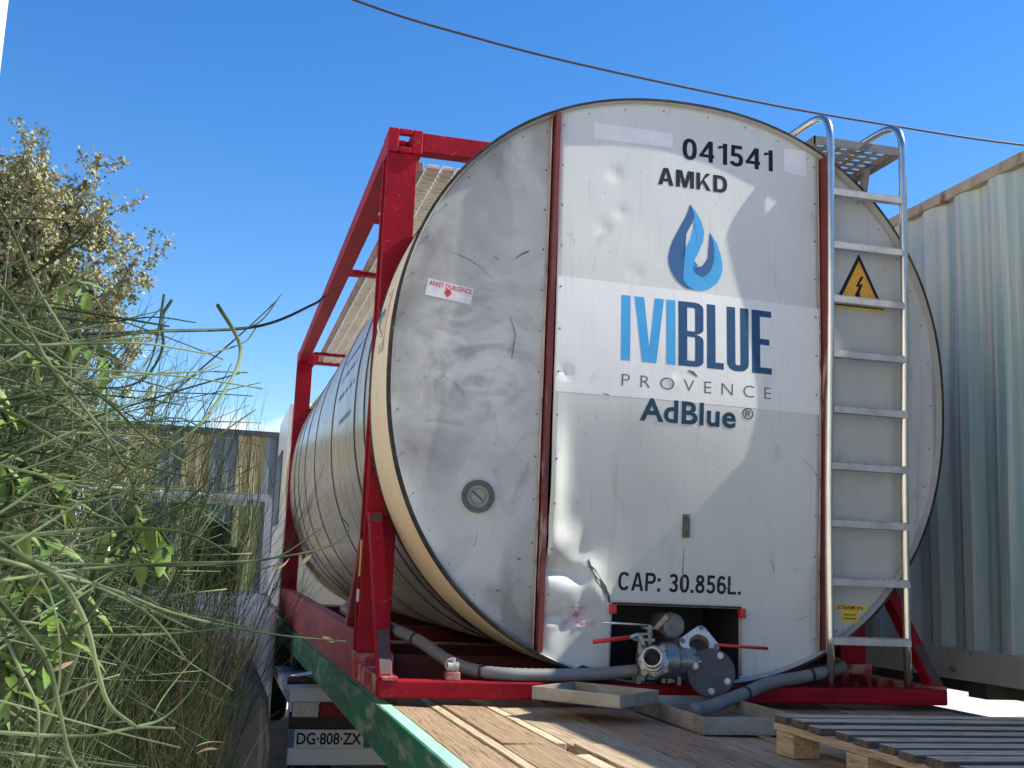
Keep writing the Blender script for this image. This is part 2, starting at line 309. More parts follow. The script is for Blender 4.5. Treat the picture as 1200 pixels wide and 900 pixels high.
# sheet panels of the end: depth of the buckled centre sheet
def G(x, z, cx, cz, sx, sz, a, rot=0):
    dx, dz = x - cx, z - cz
    if rot: c, s_ = math.cos(rot), math.sin(rot); dx, dz = c * dx + s_ * dz, -s_ * dx + c * dz
    return a * math.exp(-.5 * ((dx / sx) ** 2 + (dz / sz) ** 2))
def ycen(x, z):
    p = math.exp(-.5 * ((x - 1.05) / (.80 if x < 1.05 else .52)) ** 2)
    if z > 1.22: p *= .060 * math.exp(-.5 * ((z - 1.22) / .58) ** 2)
    else:
        dz = 1.22 - z; dz = dz / (1 + (dz / .9) ** 6) ** (1 / 6); p *= .060 - .112 * (math.hypot(dz, .13) - .13)
    p += .0030 * noise.noise(Vector((x * 2.2, z * 1.6, 3.1))) + .0010 * noise.noise(Vector((x * 7, z * 6, 9.3)))
    # crumpled lower left corner: curled edge, a fold, and a loose flap below it
    m_ = min(1, max(0, (.92 - x) / .12)) * min(1, max(0, (1.05 - z) / .2))
    p += m_ * ((.0015 if z > .62 else .005) * noise.noise(Vector((x * 14, z * 10, 2.2))) + (.001 if z > .62 else .003) * abs(noise.noise(Vector((x * 26, z * 20, 5.5)))))
    p += G(x, z, .66, .80, .032, .17, .046) + G(x, z, .70, .60, .055, .05, .026)
    p += G(x, z, .74, .41, .10, .075, .036, .5) - G(x, z, .70, .50, .10, .020, .030, -.22) - G(x, z, .80, .57, .03, .06, .016, -.5)
    p += G(x, z, .85, .47, .03, .07, .018, .5) + G(x, z, .67, .22, .06, .08, .026) - G(x, z, .68, .31, .04, .013, .018, .2) - G(x, z, .78, .30, .06, .012, .010, .6)
    for (cx, cz, a) in ((.905, 2.19, .005), (.93, 2.02, .004), (.85, 1.94, .004), (.70, 1.30, .006), (1.72, 1.42, .004), (1.8, .62, .004), (1.16, 1.30, -.003), (1.0, 1.75, .003)):
        p -= G(x, z, cx, cz, .018, .018, a)
    return .074 - p
def yleft(x, z): return .082 - .004 * noise.noise(Vector((x * 2.5, z * 1.8, 7.7))) - .0015 * noise.noise(Vector((x * 8, z * 5, 1.7))) - G(x, z, .35, 1.62, .14, .03, .006, .5)
def yright(x, z): return .082 - .0035 * noise.noise(Vector((x * 2.2, z * 1.7, 5.2)))
AP = A0 - .009
def sheet(name, x0, x1, fy, material, hole=None, nx=60, nz=110, back=.012):
    xs = [x0 + (x1 - x0) * i / nx for i in range(nx + 1)]
    if hole:
        for h in hole[:2]: xs[min(range(nx + 1), key=lambda i: abs(xs[i] - h))] = h
    zc = hole[2] if hole else CZ; mb = MB(); idx = {}
    def vid(i, key, x, z):
        if (i, key) not in idx: idx[(i, key)] = len(mb.v); mb.v.append((x, fy(x, z), z))
        return idx[(i, key)]
    n1, n2 = (max(8, nz // 5), nz) if hole else (nz // 2, nz // 2)
    for i in range(nx):
        for part, n in ((0, n1), (1, n2)):
            if part == 0 and hole and xs[i] >= hole[0] - 1e-6 and xs[i + 1] <= hole[1] + 1e-6: continue
            for k in range(n):
                q = []
                for ii, kk in ((i, k), (i + 1, k), (i + 1, k + 1), (i, k + 1)):
                    x = xs[ii]; h = half(AP, x); lo_, hi_ = CZ - h, CZ + h
                    z = lo_ + (zc - lo_) * kk / n if part == 0 else zc + (hi_ - zc) * kk / n
                    key = (0, kk) if part == 0 and kk < n else (1, kk if part else 0)
                    q.append(vid(ii, key, x, z))
                mb.f.append(tuple(q))
    o = mb.build(name, material, tank, True)
    md = o.modifiers.new('thick', 'SOLIDIFY'); md.thickness = back; md.offset = -1
    # make sure the front looks towards -Y
    me = o.data
    if me.polygons[len(me.polygons) // 2].normal.y > 0: me.flip_normals()
    return o
centre = sheet('centre_panel', .652, 1.872, ycen, M_FACE, (.949, 1.514, .372))
left = sheet('left_panel', CX - AP + .004, .622, yleft, M_FACE_L, nx=40, nz=90)
right = sheet('right_panel', 1.899, CX + AP - .004, yright, M_FACE_R, nx=24, nz=70)
def trim(name, x, out, w, material, bow=0, a=A0 - .012, z0=None):
    h = half(a, x); n = 40; mb = MB(); zs = [CZ - h + (z0 or 0) + (2 * h - (z0 or 0)) * i / n for i in range(n + 1)]
    o_ = 0
    for z in zs:
        dx = bow * math.sin((z - .1) * 1.3) + .002 * noise.noise(Vector((0, z * 4, x)))
        ou = out(x, z) - .004 if callable(out) else out
        mb.v += [(x - w / 2 + dx, ou, z), (x + w / 2 + dx, ou, z), (x + w / 2 + dx, .1, z), (x - w / 2 + dx, .1, z)]
    for i in range(n):
        for j in range(4): mb.f.append((4 * i + j, 4 * i + (j + 1) % 4, 4 * i + 4 + (j + 1) % 4, 4 * i + 4 + j))
    mb.f += [(3, 2, 1, 0), (4 * n, 4 * n + 1, 4 * n + 2, 4 * n + 3)]
    return mb.build(name, material, tank)
trim('edge_trim', .637, .036, .018, M_TRIM); trim('edge_trim', 1.886, .012, .009, M_TRIM)
trim('sealant_strip', .6185, yleft, .005, M_RUSTLIP); trim('sealant_strip', 1.8745, ycen, .004, M_RUSTLIP)
# rivets along the trims and rim
def rivet(x, y, z, r_): MB().cyl((x, y + .004, z), (x, y - .004, z), r_, 8, r_ * .6).build('rivet', M_CAST, tank)
for x, f in ((.60, yleft), (.668, ycen), (1.855, ycen), (1.925, yright)):
    h = half(AP, x) - .06
    for i in range(13):
        z = CZ - h + 2 * h * i / 12
        if z < .25 and f is ycen: continue
        rivet(x, f(x, z), z, .006)
for i in range(46):
    th = 2 * math.pi * i / 46; x, z = sq(AP - .03, th)
    if .6 < x < .68 or 1.84 < x < 1.94 or (z < .3 and .64 < x < 1.9): continue
    rivet(x, (ycen if .65 < x < 1.88 else yleft if x < .65 else yright)(x, z), z, .005)
# torn crease in the sheet
cr = [(.833, .548), (.838, .52), (.852, .507), (.885, .462), (.908, .437), (.912, .425), (.925, .412), (.936, .378)]
mb = MB(); up_, dn_ = [], []
for i, (x, z) in enumerate(cr):
    w = .0075 * math.sin(math.pi * (i + .4) / (len(cr))) + .0015; up_.append((x + w, z + w * .6)); dn_.append((x - w, z - w * .6))
poly = up_ + dn_[::-1]; mb.add([(x, ycen(x, z) - .0025, z) for x, z in poly], [tuple(range(len(poly)))]).build('tear', M_BLACK, tank)

# valve recess
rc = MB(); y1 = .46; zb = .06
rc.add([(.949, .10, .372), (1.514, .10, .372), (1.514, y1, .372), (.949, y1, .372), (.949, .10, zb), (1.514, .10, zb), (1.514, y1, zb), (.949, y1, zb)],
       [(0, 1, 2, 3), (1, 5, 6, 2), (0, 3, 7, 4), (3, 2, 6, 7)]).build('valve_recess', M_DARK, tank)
MB().box((.945, .078, .374), (1.518, .11, .381)).build('recess_edge', M_RIM, tank)
MB().box((1.5145, .070, .10), (1.519, .11, .372)).build('recess_edge', M_RUSTLIP, tank)
for x in (.935, 1.506): MB().box((x, .062, .335), (x + .026, .095, .374)).build('recess_latch', M_STICKRED, tank, bevel=.004)
# small bracket in the middle of the sheet
yb = ycen(1.253, .7)
br = MB().box((1.238, yb - .016, .655), (1.266, yb - .001, .752)); br.cyl((1.253, yb - .024, .738), (1.253, yb, .738), .007, 10).cyl((1.253, yb - .022, .675), (1.253, yb, .675), .006, 10)
br.build('bracket', M_CAPDK, tank, bevel=.004)
# gauge
gz, gx, gy = .777, .368, yleft(.368, .777)
def ring(mb, c, r0, r1, ya, yb, n=40):
    o = len(mb.v)
    for (y, r) in ((ya, r1), (yb, r1), (yb, r0), (ya, r0)):
        for j in range(n): a = 2 * math.pi * j / n; mb.v.append((c[0] + r * math.cos(a), y, c[1] + r * math.sin(a)))
    for i in range(4):
        for j in range(n): mb.f.append((o + i * n + j, o + i * n + (j + 1) % n, o + (i + 1) % 4 * n + (j + 1) % n, o + (i + 1) % 4 * n + j))
    return mb
gauge = ring(ring(MB(), (gx, gz), .052, .066, gy + .004, gy - .014), (gx, gz), .046, .054, gy + .004, gy - .020).build('gauge', M_CAPDK, tank, True, auto=30)
MB().cyl((gx, gy, gz), (gx, gy - .006, gz), .050, 36).build('dial', M_GLASS, gauge, True, auto=30)
ring(MB(), (gx, gz), .030, .0315, gy - .004, gy - .0075).build('dial_scale', M_INK, gauge)
MB().beam((gx - .022, gy - .009, gz + .018), (gx + .02, gy - .009, gz - .016), .004, .002, (0, 1, 0)).build('needle', M_INK, gauge)

# ---- lettering and marks on the end
def warp(o, fy, off):
    bm = bmesh.new(); bm.from_mesh(o.data)
    xs = [v.co.x for v in bm.verts]; zs = [v.co.z for v in bm.verts]; st_ = .02
    for k in range(int(min(zs) / st_), int(max(zs) / st_) + 1):
        bmesh.ops.bisect_plane(bm, geom=bm.verts[:] + bm.edges[:] + bm.faces[:], plane_co=(0, 0, k * st_), plane_no=(0, 0, 1))
    for k in range(int(min(xs) / st_), int(max(xs) / st_) + 1):
        bmesh.ops.bisect_plane(bm, geom=bm.verts[:] + bm.edges[:] + bm.faces[:], plane_co=(k * st_, 0, 0), plane_no=(1, 0, 0))
    for v in bm.verts: v.co.y = fy(v.co.x, v.co.z) - off
    bm.to_mesh(o.data); bm.free()
    return o
def text(name, s, x0, x1, z0, z1, material, fy, bold=0, off=.0008, parent=None, spacing=1):
    cu = bpy.data.curves.new(name, 'FONT'); cu.body = s; cu.size = 1; cu.offset = bold; cu.space_character = spacing; cu.resolution_u = 4
    t = bpy.data.objects.new(name, cu); COL.objects.link(t)
    dg = bpy.context.evaluated_depsgraph_get(); me = bpy.data.meshes.new_from_object(t.evaluated_get(dg)); bpy.data.objects.remove(t)
    xs = [v.co.x for v in me.vertices]; ys = [v.co.y for v in me.vertices]
    ax, bx, ay, by = min(xs), max(xs), min(ys), max(ys)
    for v in me.vertices: v.co = (x0 + (v.co.x - ax) / (bx - ax) * (x1 - x0), 0, z0 + (v.co.y - ay) / (by - ay) * (z1 - z0))
    me.materials.clear(); me.materials.append(material); o = bpy.data.objects.new(name, me); COL.objects.link(o)
    warp(o, fy, off); attach(o, parent or tank); return o
def flat(name, polys, material, fy, off=.0008, parent=None):
    me = bpy.data.meshes.new(name); bm = bmesh.new()
    for poly in polys:
        f = bm.faces.new([bm.verts.new((x, 0, z)) for x, z in poly]); bmesh.ops.triangulate(bm, faces=[f])
    bm.to_mesh(me); bm.free(); me.materials.append(material); o = bpy.data.objects.new(name, me); COL.objects.link(o)
    warp(o, fy, off); attach(o, parent or tank); return o
def rect(x0, x1, z0, z1): return [(x0, z0), (x1, z0), (x1, z1), (x0, z1)]
flat('vinyl_band', [[(.656, 1.218), (1.869, 1.216), (1.871, 1.69), (.657, 1.706)]], M_VINYL, ycen, .0005)
flat('faded_patch', [[(.805, 2.338), (1.166, 2.346), (1.166, 2.411), (.806, 2.411)]], M_PATCH, ycen, .0005)
flat('faded_patch', [[(1.703, 2.31), (1.814, 2.298), (1.814, 2.42), (1.708, 2.418)]], M_PATCH, ycen, .0005)
def stroke(pts, t, closed=False):
    P = [Vector(q) for q in pts]; n = len(P); Lf, Rt = [], []
    for i in range(n):
        pa = P[i - 1] if (i or closed) else P[0] * 2 - P[1]; pb = P[(i + 1) % n] if (i < n - 1 or closed) else P[-1] * 2 - P[-2]
        d1, d2 = (P[i] - pa).normalized(), (pb - P[i]).normalized(); n1, n2 = Vector((-d1.y, d1.x)), Vector((-d2.y, d2.x)); mt = (n1 + n2)
        mt = mt.normalized() if mt.length > 1e-4 else n1; k_ = t / 2 / max(.45, mt.dot(n1)); Lf.append(P[i] + mt * k_); Rt.append(P[i] - mt * k_)
    return [[tuple(Lf[i]), tuple(Lf[(i + 1) % n]), tuple(Rt[(i + 1) % n]), tuple(Rt[i])] for i in range(n if closed else n - 1)]
def ell(cx, cz, rx, rz, a0, a1, n=14, e=2.4):
    o = []
    for i in range(n + 1):
        a = R(a0 + (a1 - a0) * i / n); c_, s_ = math.cos(a), math.sin(a); o.append((cx + rx * math.copysign(abs(c_) ** (2 / e), c_), cz + rz * math.copysign(abs(s_) ** (2 / e), s_)))
    return o
def glyph(ch, t):
    h = t / 2; q = lambda a, b, c_, d: [(a, c_), (b, c_), (b, d), (a, d)]
    if ch == '0': return .56, stroke(ell(.28, .5, .28 - h, .5 - h, 0, 360, 32)[:-1], t, True)
    if ch == '1': return .42, [q(.42 - t, .42, 0, 1), [(.06, .70), (.42 - t, .78), (.42 - t, 1), (.30, 1), (.24, .88), (.06, .84)]]
    if ch == '3': return .54, stroke(ell(.26, .73, .26 - h, .27 - h, 160, -80, 12), t) + stroke(ell(.27, .275, .27 - h, .275 - h, 80, -165, 14), t) + [q(.18, .32, .53 - h * .9, .53 + h * .9)]
    if ch == '4': return .58, [q(.36, .36 + t, 0, 1), q(0, .58, .22, .22 + t * .9), [(0, .22 + t * .5), (.17, .22 + t * .9), (.36 + t * .6, .84), (.36 + t * .4, 1), (.36, 1)]]
    if ch == '5': return .54, stroke(ell(.26, .32, .28 - h, .32 - h, 128, -160, 16), t) + [q(.07, .50, 1 - t, 1), [(.07, 1), (.05, .47), (.05 + t * .9, .47), (.07 + t * .9, 1)]]
    if ch == '6': return .55, stroke(ell(.275, .32, .275 - h, .32 - h, 0, 360, 26)[:-1], t, True) + stroke(ell(.275, .5, .275 - h, .5 - h, 40, 195, 14), t)
    if ch == '8': return .55, stroke(ell(.275, .75, .245 - h, .25 - h, 0, 360, 22)[:-1], t, True) + stroke(ell(.275, .28, .275 - h, .28 - h, 0, 360, 24)[:-1], t, True)
    if ch == 'A': return .72, [[(0, 0), (t * 1.08, 0), (.36 + .05, 1), (.36 - t * .6, 1)], [(.72, 0), (.72 - t * 1.08, 0), (.36 - .05, 1), (.36 + t * .6, 1)], q(.17, .55, .22, .22 + t * .85)]
    if ch == 'M': return .84, [q(0, t, 0, 1), q(.84 - t, .84, 0, 1), [(t * .5, 1), (t * 1.5, 1), (.42 + t * .45, 0), (.42 - t * .45, 0)], [(.84 - t * .5, 1), (.84 - t * 1.5, 1), (.42 - t * .45, 0), (.42 + t * .45, 0)]]
    if ch == 'K': return .70, [q(0, t, 0, 1), [(.46, 1), (.67, 1), (t, .40), (t, .18)], [(.24, .50), (.36, .64), (.70, 0), (.50, 0)]]
    if ch == 'D': return .66, [q(0, t, 0, 1)] + stroke([(t * .5, 1 - h), (.30, 1 - h)] + ell(.30, .5, .36 - h, .5 - h, 80, -80, 14) + [(.30, h), (t * .5, h)], t)
    if ch == 'C': return .66, stroke(ell(.34, .5, .34 - h, .5 - h, 38, 322, 24), t)
    if ch == 'P': return .61, [q(0, t, 0, 1)] + stroke([(t * .5, 1 - h), (.33, 1 - h)] + ell(.33, .70, .28 - h, .30 - h, 80, -80, 12) + [(.33, .40 + h), (t * .5, .40 + h)], t)
    if ch == 'L': return .52, [q(0, t, 0, 1), q(0, .52, 0, t * .95)]
    if ch == '.': return t * 1.1, [q(0, t * 1.1, 0, t * 1.1)]
    if ch == ':': return t * 1.1, [q(0, t * 1.1, 0, t * 1.1), q(0, t * 1.1, .55, .55 + t * 1.1)]
    return .30, []
def lettering(name, s, x0, x1, z0, z1, material, fy, t=.17, gap=.10, off=.0009):
    x = 0; polys = []
    for k_, ch in enumerate(s):
        w, pl_ = glyph(ch, t)
        polys += [[(x + a, b_ + .0) for a, b_ in p_] for p_ in pl_]; x += w + gap
    x -= gap
    return flat(name, [[(x0 + a / x * (x1 - x0), z0 + b_ * (z1 - z0)) for a, b_ in p_] for p_ in polys], material, fy, off)
lettering('number_lettering', '041541', 1.213, 1.649, 2.300, 2.399, M_INK, ycen)
lettering('code_lettering', 'AMKD', 1.099, 1.426, 2.168, 2.247, M_INK, ycen, .19)
lettering('capacity_lettering', 'CAP: 30.856L.', .969, 1.514, .430, .505, M_INK, ycen, .16)
text('town_lettering', 'PROVENCE', .939, 1.630, 1.262, 1.313, M_THIN, ycen, -.010, .0010, spacing=1.85)
text('product_lettering', 'AdBlue', 1.022, 1.462, 1.122, 1.220, M_TEAL, ycen, .025, .0010, spacing=1.05)
text('product_lettering', '\u00ae', 1.492, 1.545, 1.166, 1.216, M_TEAL, ycen, .006, .0010)
# trade name: tall condensed capitals drawn as polygons
X0, XW, Z0, ZH = .934, .700, 1.370, .281
def L(polys): return [[(X0 + XW * x, Z0 + ZH * z) for x, z in q] for q in polys]
def bar(a, b, z0=0, z1=1): return [(a, z0), (b, z0), (b, z1), (a, z1)]
flat('name_lettering', L([bar(0, .058), [(.083, 1), (.145, 1), (.178, .22), (.178, 0), (.132, 0)], [(.272, 1), (.212, 1), (.178, .22), (.178, 0), (.224, 0)], bar(.287, .347)]), M_AZURE, ycen, .0010)
def arc(cx, cz, rx, rz, a0, a1, n=8): return [(cx + rx * math.cos(R(a0 + (a1 - a0) * i / n)), cz + rz * math.sin(R(a0 + (a1 - a0) * i / n))) for i in range(n + 1)]
def strip(outer, inner): return [[outer[i], outer[i + 1], inner[i + 1], inner[i]] for i in range(len(outer) - 1)]
B = [bar(.366, .425)] + [bar(.425, .455, .93, 1), bar(.425, .455, .49, .56), bar(.425, .455, 0, .07)]
B = [bar(.366, .424)]
for zlo, zhi in ((0, .5), (.5, 1)):
    t = .088; mz = (zlo + zhi) / 2; rz = (zhi - zlo) / 2
    B += [bar(.424, .470, zhi - t if zhi == 1 else zhi - t / 2, zhi), bar(.424, .470, zlo, zlo + (t if zlo == 0 else t / 2))]
    o_ = arc(.470, zhi - .09, .062, .09, 90, 0, 6) + arc(.470, zlo + .09, .062, .09, 0, -90, 6)
    i_ = [(min(.474, .470 + .004), zz) for zz in ()]
    i_ = arc(.470, zhi - (t if zhi == 1 else t / 2) - .03, .006, .03, 90, 0, 6) + arc(.470, zlo + (t if zlo == 0 else t / 2) + .03, .006, .03, 0, -90, 6)
    B += strip(o_, i_)
B += [bar(.555, .613), bar(.613, .668, 0, .10)]
o_ = [(.690, 1)] + arc(.752, .13, .062, .13, 180, 270, 8) + arc(.778, .13, .062, .13, 270, 360, 8) + [(.840, 1)]
i_ = [(.748, 1)] + arc(.758, .13, .010, .035, 180, 270, 8) + arc(.772, .13, .010, .035, 270, 360, 8) + [(.782, 1)]
B += strip(o_, i_)
B += [bar(.862, .920), bar(.920, 1, .9, 1), bar(.920, .985, .455, .55), bar(.920, 1, 0, .1)]
flat('name_lettering', L(B), M_NAVY, ycen, .0010)
drop = flat('drop_emblem', [[(1.248, 2.095), (1.272, 2.069), (1.301, 2.024), (1.314, 1.977), (1.310, 1.934), (1.286, 1.878), (1.266, 1.840), (1.259, 1.814), (1.266, 1.789), (1.283, 1.776), (1.305, 1.770), (1.325, 1.781), (1.345, 1.806), (1.359, 1.848), (1.362, 1.902), (1.355, 1.944), (1.341, 1.977), (1.375, 1.930), (1.393, 1.879), (1.401, 1.832), (1.399, 1.806), (1.388, 1.775), (1.372, 1.750), (1.350, 1.729), (1.330, 1.717), (1.305, 1.709), (1.285, 1.706), (1.267, 1.707), (1.234, 1.724), (1.206, 1.758), (1.192, 1.798), (1.195, 1.820), (1.199, 1.836), (1.207, 1.863), (1.225, 1.892), (1.247, 1.932), (1.262, 1.985), (1.269, 2.030), (1.269, 2.044), (1.261, 2.071)]], M_AZURE, ycen, .0008)
flat('drop_shade', [[(1.248, 2.095), (1.240, 2.066), (1.228, 2.037), (1.186, 1.957), (1.168, 1.922), (1.156, 1.889), (1.145, 1.842), (1.147, 1.812), (1.156, 1.784), (1.170, 1.758), (1.190, 1.735), (1.212, 1.719), (1.234, 1.710), (1.267, 1.707), (1.234, 1.724), (1.206, 1.758), (1.192, 1.798), (1.199, 1.836), (1.205, 1.863), (1.211, 1.906), (1.230, 1.956), (1.257, 2.008), (1.269, 2.044), (1.261, 2.071)],
     [(1.260, 1.814), (1.282, 1.811), (1.304, 1.820), (1.329, 1.856), (1.339, 1.905), (1.341, 1.977), (1.355, 1.944), (1.362, 1.902), (1.359, 1.848), (1.345, 1.806), (1.325, 1.781), (1.305, 1.770), (1.283, 1.776), (1.266, 1.789)]], M_NAVY2, ycen, .0012, drop)
st = flat('warning_sticker', [[(.120, 1.650), (.310, 1.624), (.301, 1.556), (.110, 1.580)]], M_STICK, yleft, .0006)
t_ = text('sticker_lettering', "ARRET D'URGENCE", 0, 1, 0, 1, M_STICKRED, lambda x, z: 0, .02, 0, st)
for v in t_.data.vertices:
    u, w = v.co.x, v.co.z; x = .126 + u * .176; z = 1.640 - u * .0235 + (w - 1) * .022 + .004; v.co = (x, yleft(x, z) - .0011, z)
def sarrow(cx, cz, s): return [[(cx - .4 * s, cz + s), (cx + .4 * s, cz + s), (cx + .4 * s, cz + .1 * s), (cx + .9 * s, cz + .1 * s), (cx, cz - .9 * s), (cx - .9 * s, cz + .1 * s), (cx - .4 * s, cz + .1 * s)]]
flat('sticker_arrow', sarrow(.204, 1.593, .018), M_STICKRED, yleft, .0011, st)
ps = flat('contact_sticker', [rect(.736, .873, .278, .368)], M_STICKPINK, ycen, .0022)
flat('sticker_emblem', [[(.79 + .0 + .017 * math.cos(k * .63) * (1 if k % 2 else .55), .326 + .019 * math.sin(k * .63) * (1 if k % 2 else .6)) for k in range(10)]], M_PINK, ycen, .0032, ps)
text('sticker_lettering', '+33 06 10 20 05 55', .742, .867, .288, .300, M_PINK, ycen, .02, .0032, ps)
text('sticker_lettering', 'PROVENCE', .755, .855, .352, .359, M_PINK, ycen, 0, .0032, ps)
sg = flat('hazard_sign', [[(1.955, 1.722), (2.212, 1.722), (2.085, 1.972)]], M_INK, yright, .0008)
flat('sign_field', [[(1.985, 1.742), (2.184, 1.742), (2.085, 1.938)]], M_YEL, yright, .0012, sg)
flat('sign_bolt', [[(2.095, 1.868), (2.066, 1.815), (2.083, 1.818), (2.070, 1.772), (2.062, 1.776), (2.072, 1.757), (2.090, 1.772), (2.080, 1.773), (2.104, 1.833), (2.086, 1.829), (2.108, 1.866)]], M_INK, yright, .0016, sg)
flat('sign_rim', [rect(1.955, 2.212, 1.711, 1.722)], M_YELST, yright, .0011, sg)
def scuff(pts, w, f):
    P = [Vector((x, z)) for x, z in pts]; P = [P[0].lerp(P[-1], 0)] + P[1:]; up, dn = [], []
    for i, q in enumerate(P):
        t = (P[min(i + 1, len(P) - 1)] - P[max(i - 1, 0)]).normalized(); n_ = Vector((-t.y, t.x)); k_ = w * (math.sin(math.pi * (i + .35) / len(P)) * rnd.uniform(.6, 1.3)); up.append(tuple(q + n_ * k_)); dn.append(tuple(q - n_ * k_))
    flat('scuff_mark', [up + dn[::-1]], M_SCUFF, f, .0005 if f is not ycen else .0013)
for pts, w, f in (([(0.177, 1.777), (0.228, 1.765), (0.279, 1.749), (0.33, 1.722), (0.387, 1.68)], 0.0022, yleft), ([(0.481, 1.771), (0.506, 1.792), (0.539, 1.811)], 0.006, yleft), ([(0.393, 1.772), (0.408, 1.759)], 0.004, yleft), ([(0.469, 1.533), (0.495, 1.449), (0.484, 1.348)], 0.004, yleft), ([(0.539, 0.54), (0.557, 0.534)], 0.006, yleft), ([(0.457, 0.413), (0.475, 0.407)], 0.006, yleft), ([(0.374, 0.631), (0.363, 0.58)], 0.0015, yleft), ([(1.232, 1.351), (1.256, 1.345), (1.279, 1.329)], 0.006, ycen), ([(1.79, 1.018), (1.826, 0.987), (1.863, 0.949)], 0.0013, ycen), ([(1.653, 0.581), (1.665, 0.532)], 0.0022, ycen), ([(1.427, 0.441), (1.45, 0.453), (1.473, 0.475)], 0.003, ycen), ([(0.857, 1.225), (0.887, 1.217)], 0.003, ycen), ([(1.757, 0.329), (1.797, 0.344), (1.829, 0.352)], 0.0018, ycen), ([(1.249, 0.613), (1.25, 0.522), (1.255, 0.446)], 0.0022, ycen)): scuff(pts, w, f)
ss = flat('steam_sticker', [rect(1.955, 2.108, .382, .406), rect(1.985, 2.066, .332, .382)], M_YELST, yright, .0006)
text('sticker_lettering', 'STEAM IN', 1.966, 2.085, .386, .402, M_INK, yright, .02, .0011, ss)
for z in (.346, .362): flat('sticker_rule', [rect(1.995, 2.055, z, z + .004)], M_INK, yright, .0011, ss)
# marks on the side cladding: small folding bracket
def ringx(z, a_=A0): return CX - a_ * (1 - (abs(z - CZ) / a_) ** NE) ** (1 / NE)
def ring_pad(name, y0, y1, z0, z1, t, material, parent):
    mb = MB(); n = 10
    for k in range(n + 1):
        z = z0 + (z1 - z0) * k / n; x = ringx(z); mb.v += [(x - t, y0, z), (x - t, y1, z), (x + .004, y1, z), (x + .004, y0, z)]
    for k in range(n):
        for q in range(4): mb.f.append((4 * k + q, 4 * k + (q + 1) % 4, 4 * k + 4 + (q + 1) % 4, 4 * k + 4 + q))
    mb.f += [(3, 2, 1, 0), (4 * n, 4 * n + 1, 4 * n + 2, 4 * n + 3)]
    return mb.build(name, material, parent)
clip = ring_pad('document_clip', .27, .40, 1.38, 1.64, .004, M_RUSTLIP, tank); ring_pad('clip_plate', .29, .38, 1.41, 1.61, .0065, M_CREAM, clip)
z_ = 1.45; MB().tube(catmull([(ringx(1.44) - .004, .32, 1.44), (ringx(1.47) - .022, .325, 1.47), (ringx(1.52) - .02, .33, 1.52), (ringx(1.56) - .004, .335, 1.56)], 5), .007, 8).build('clip_catch', M_STEEL, clip, True)
# rows of faint blue print on the side cladding
for (z, y0, y1) in ((1.66, 1.6, 2.4), (1.56, 1.65, 2.45), (1.44, 1.6, 2.35), (1.28, 1.65, 2.2)):
    sp = MB(); y = y0
    while y < y1:
        w = rnd.uniform(.018, .04); g_ = lambda zz: ringx(zz, 1.2235)
        sp.add([(g_(z), y, z), (g_(z), y + w, z), (g_(z + .03), y + w, z + .03), (g_(z + .03), y, z + .03)], [(0, 1, 2, 3)]); y += w + rnd.choice((.03, .04, .09))
    sp.build('side_print', M_NAVY2, tank)

# ---- red frame
def casting(name, x0, y0, z0, sx=1):
    """corner casting with its oval holes: block built as a ring of plates"""
    a = x0; b = x0 + .162 * sx; xa, xb = min(a, b), max(a, b); mb = MB(); zt = z0 + .118; y1_ = y0 + .178
    hx0, hx1, hz0, hz1 = xa + .05, xb - .05, z0 + .03, zt - .03
    mb.box((xa, y0, z0), (hx0, y1_, zt)); mb.box((hx1, y0, z0), (xb, y1_, zt)); mb.box((hx0, y0, z0), (hx1, y1_, hz0)); mb.box((hx0, y0, hz1), (hx1, y0 + .03, zt)); mb.box((hx0, y1_ - .03, hz1), (hx1, y1_, zt))
    return mb.build(name, M_RED, tank, bevel=.006)
YF, YR, ZT = .65, 6.53, 2.505
for x0, sx in ((-.004, 1), (2.46, -1)):
    for y0 in (YF, YR):
        casting('corner_casting', x0, y0, ZT - .118, sx)
        xa, xb = sorted((x0, x0 + .14 * sx))
        # open channel post: outer plate, front flange, rear flange
        p = MB(); p.box((xa, y0 + .012, .12), (xb, y0 + .03, ZT - .118)); p.box((xa, y0 + .148, .12), (xb, y0 + .166, ZT - .118))
        xw = xa if sx > 0 else xb - .014
        p.box((xw + .02 * sx, y0 + .03, .12), (xw + .014 + .02 * sx, y0 + .148, ZT - .118))
        p.build('corner_post', M_RED, tank, bevel=.003)
        p = MB(); p.box((xa - .004, y0 - .004, 0), (xb + .02, y0 + .18, .118)); p.build('corner_foot', M_REDWORN, tank, bevel=.006)
def collar_plate(name, th0, th1, corner, y0, mirror=False, yt=.022):
    """gusset plate between post and the round tank"""
    pts = [sq(1.16, R(th0 + (th1 - th0) * i / 16)) for i in range(17)]
    poly = corner + pts
    if mirror: poly = [(2 * CX - x, z) for x, z in poly]
    return MB().prism(poly, 'y', y0, y0 + yt).build(name, M_RED, tank, bevel=.002)
for mir in (False, True):
    for y0 in (YF - .012, YR + .17):
        # th 180 = left; upper part goes towards 90
        q = sq(1.16, R(150)); collar_plate('gusset_plate', 178, 146, [(.135, 1.98), (.0, 1.95), (.0, 1.32)], y0, mir)
        collar_plate('gusset_plate', 182, 207, [(.10, .70), (.0, .70), (.0, 1.28)], y0, mir)
for y0 in (YF + .012, YR + .06):
    for a, b in ((.158, .62), (2.456 - .62, 2.298)):
        MB().box((a, y0, 2.405), (b, y0 + .075, 2.500)).build('end_rail', M_RED, tank, bevel=.005)
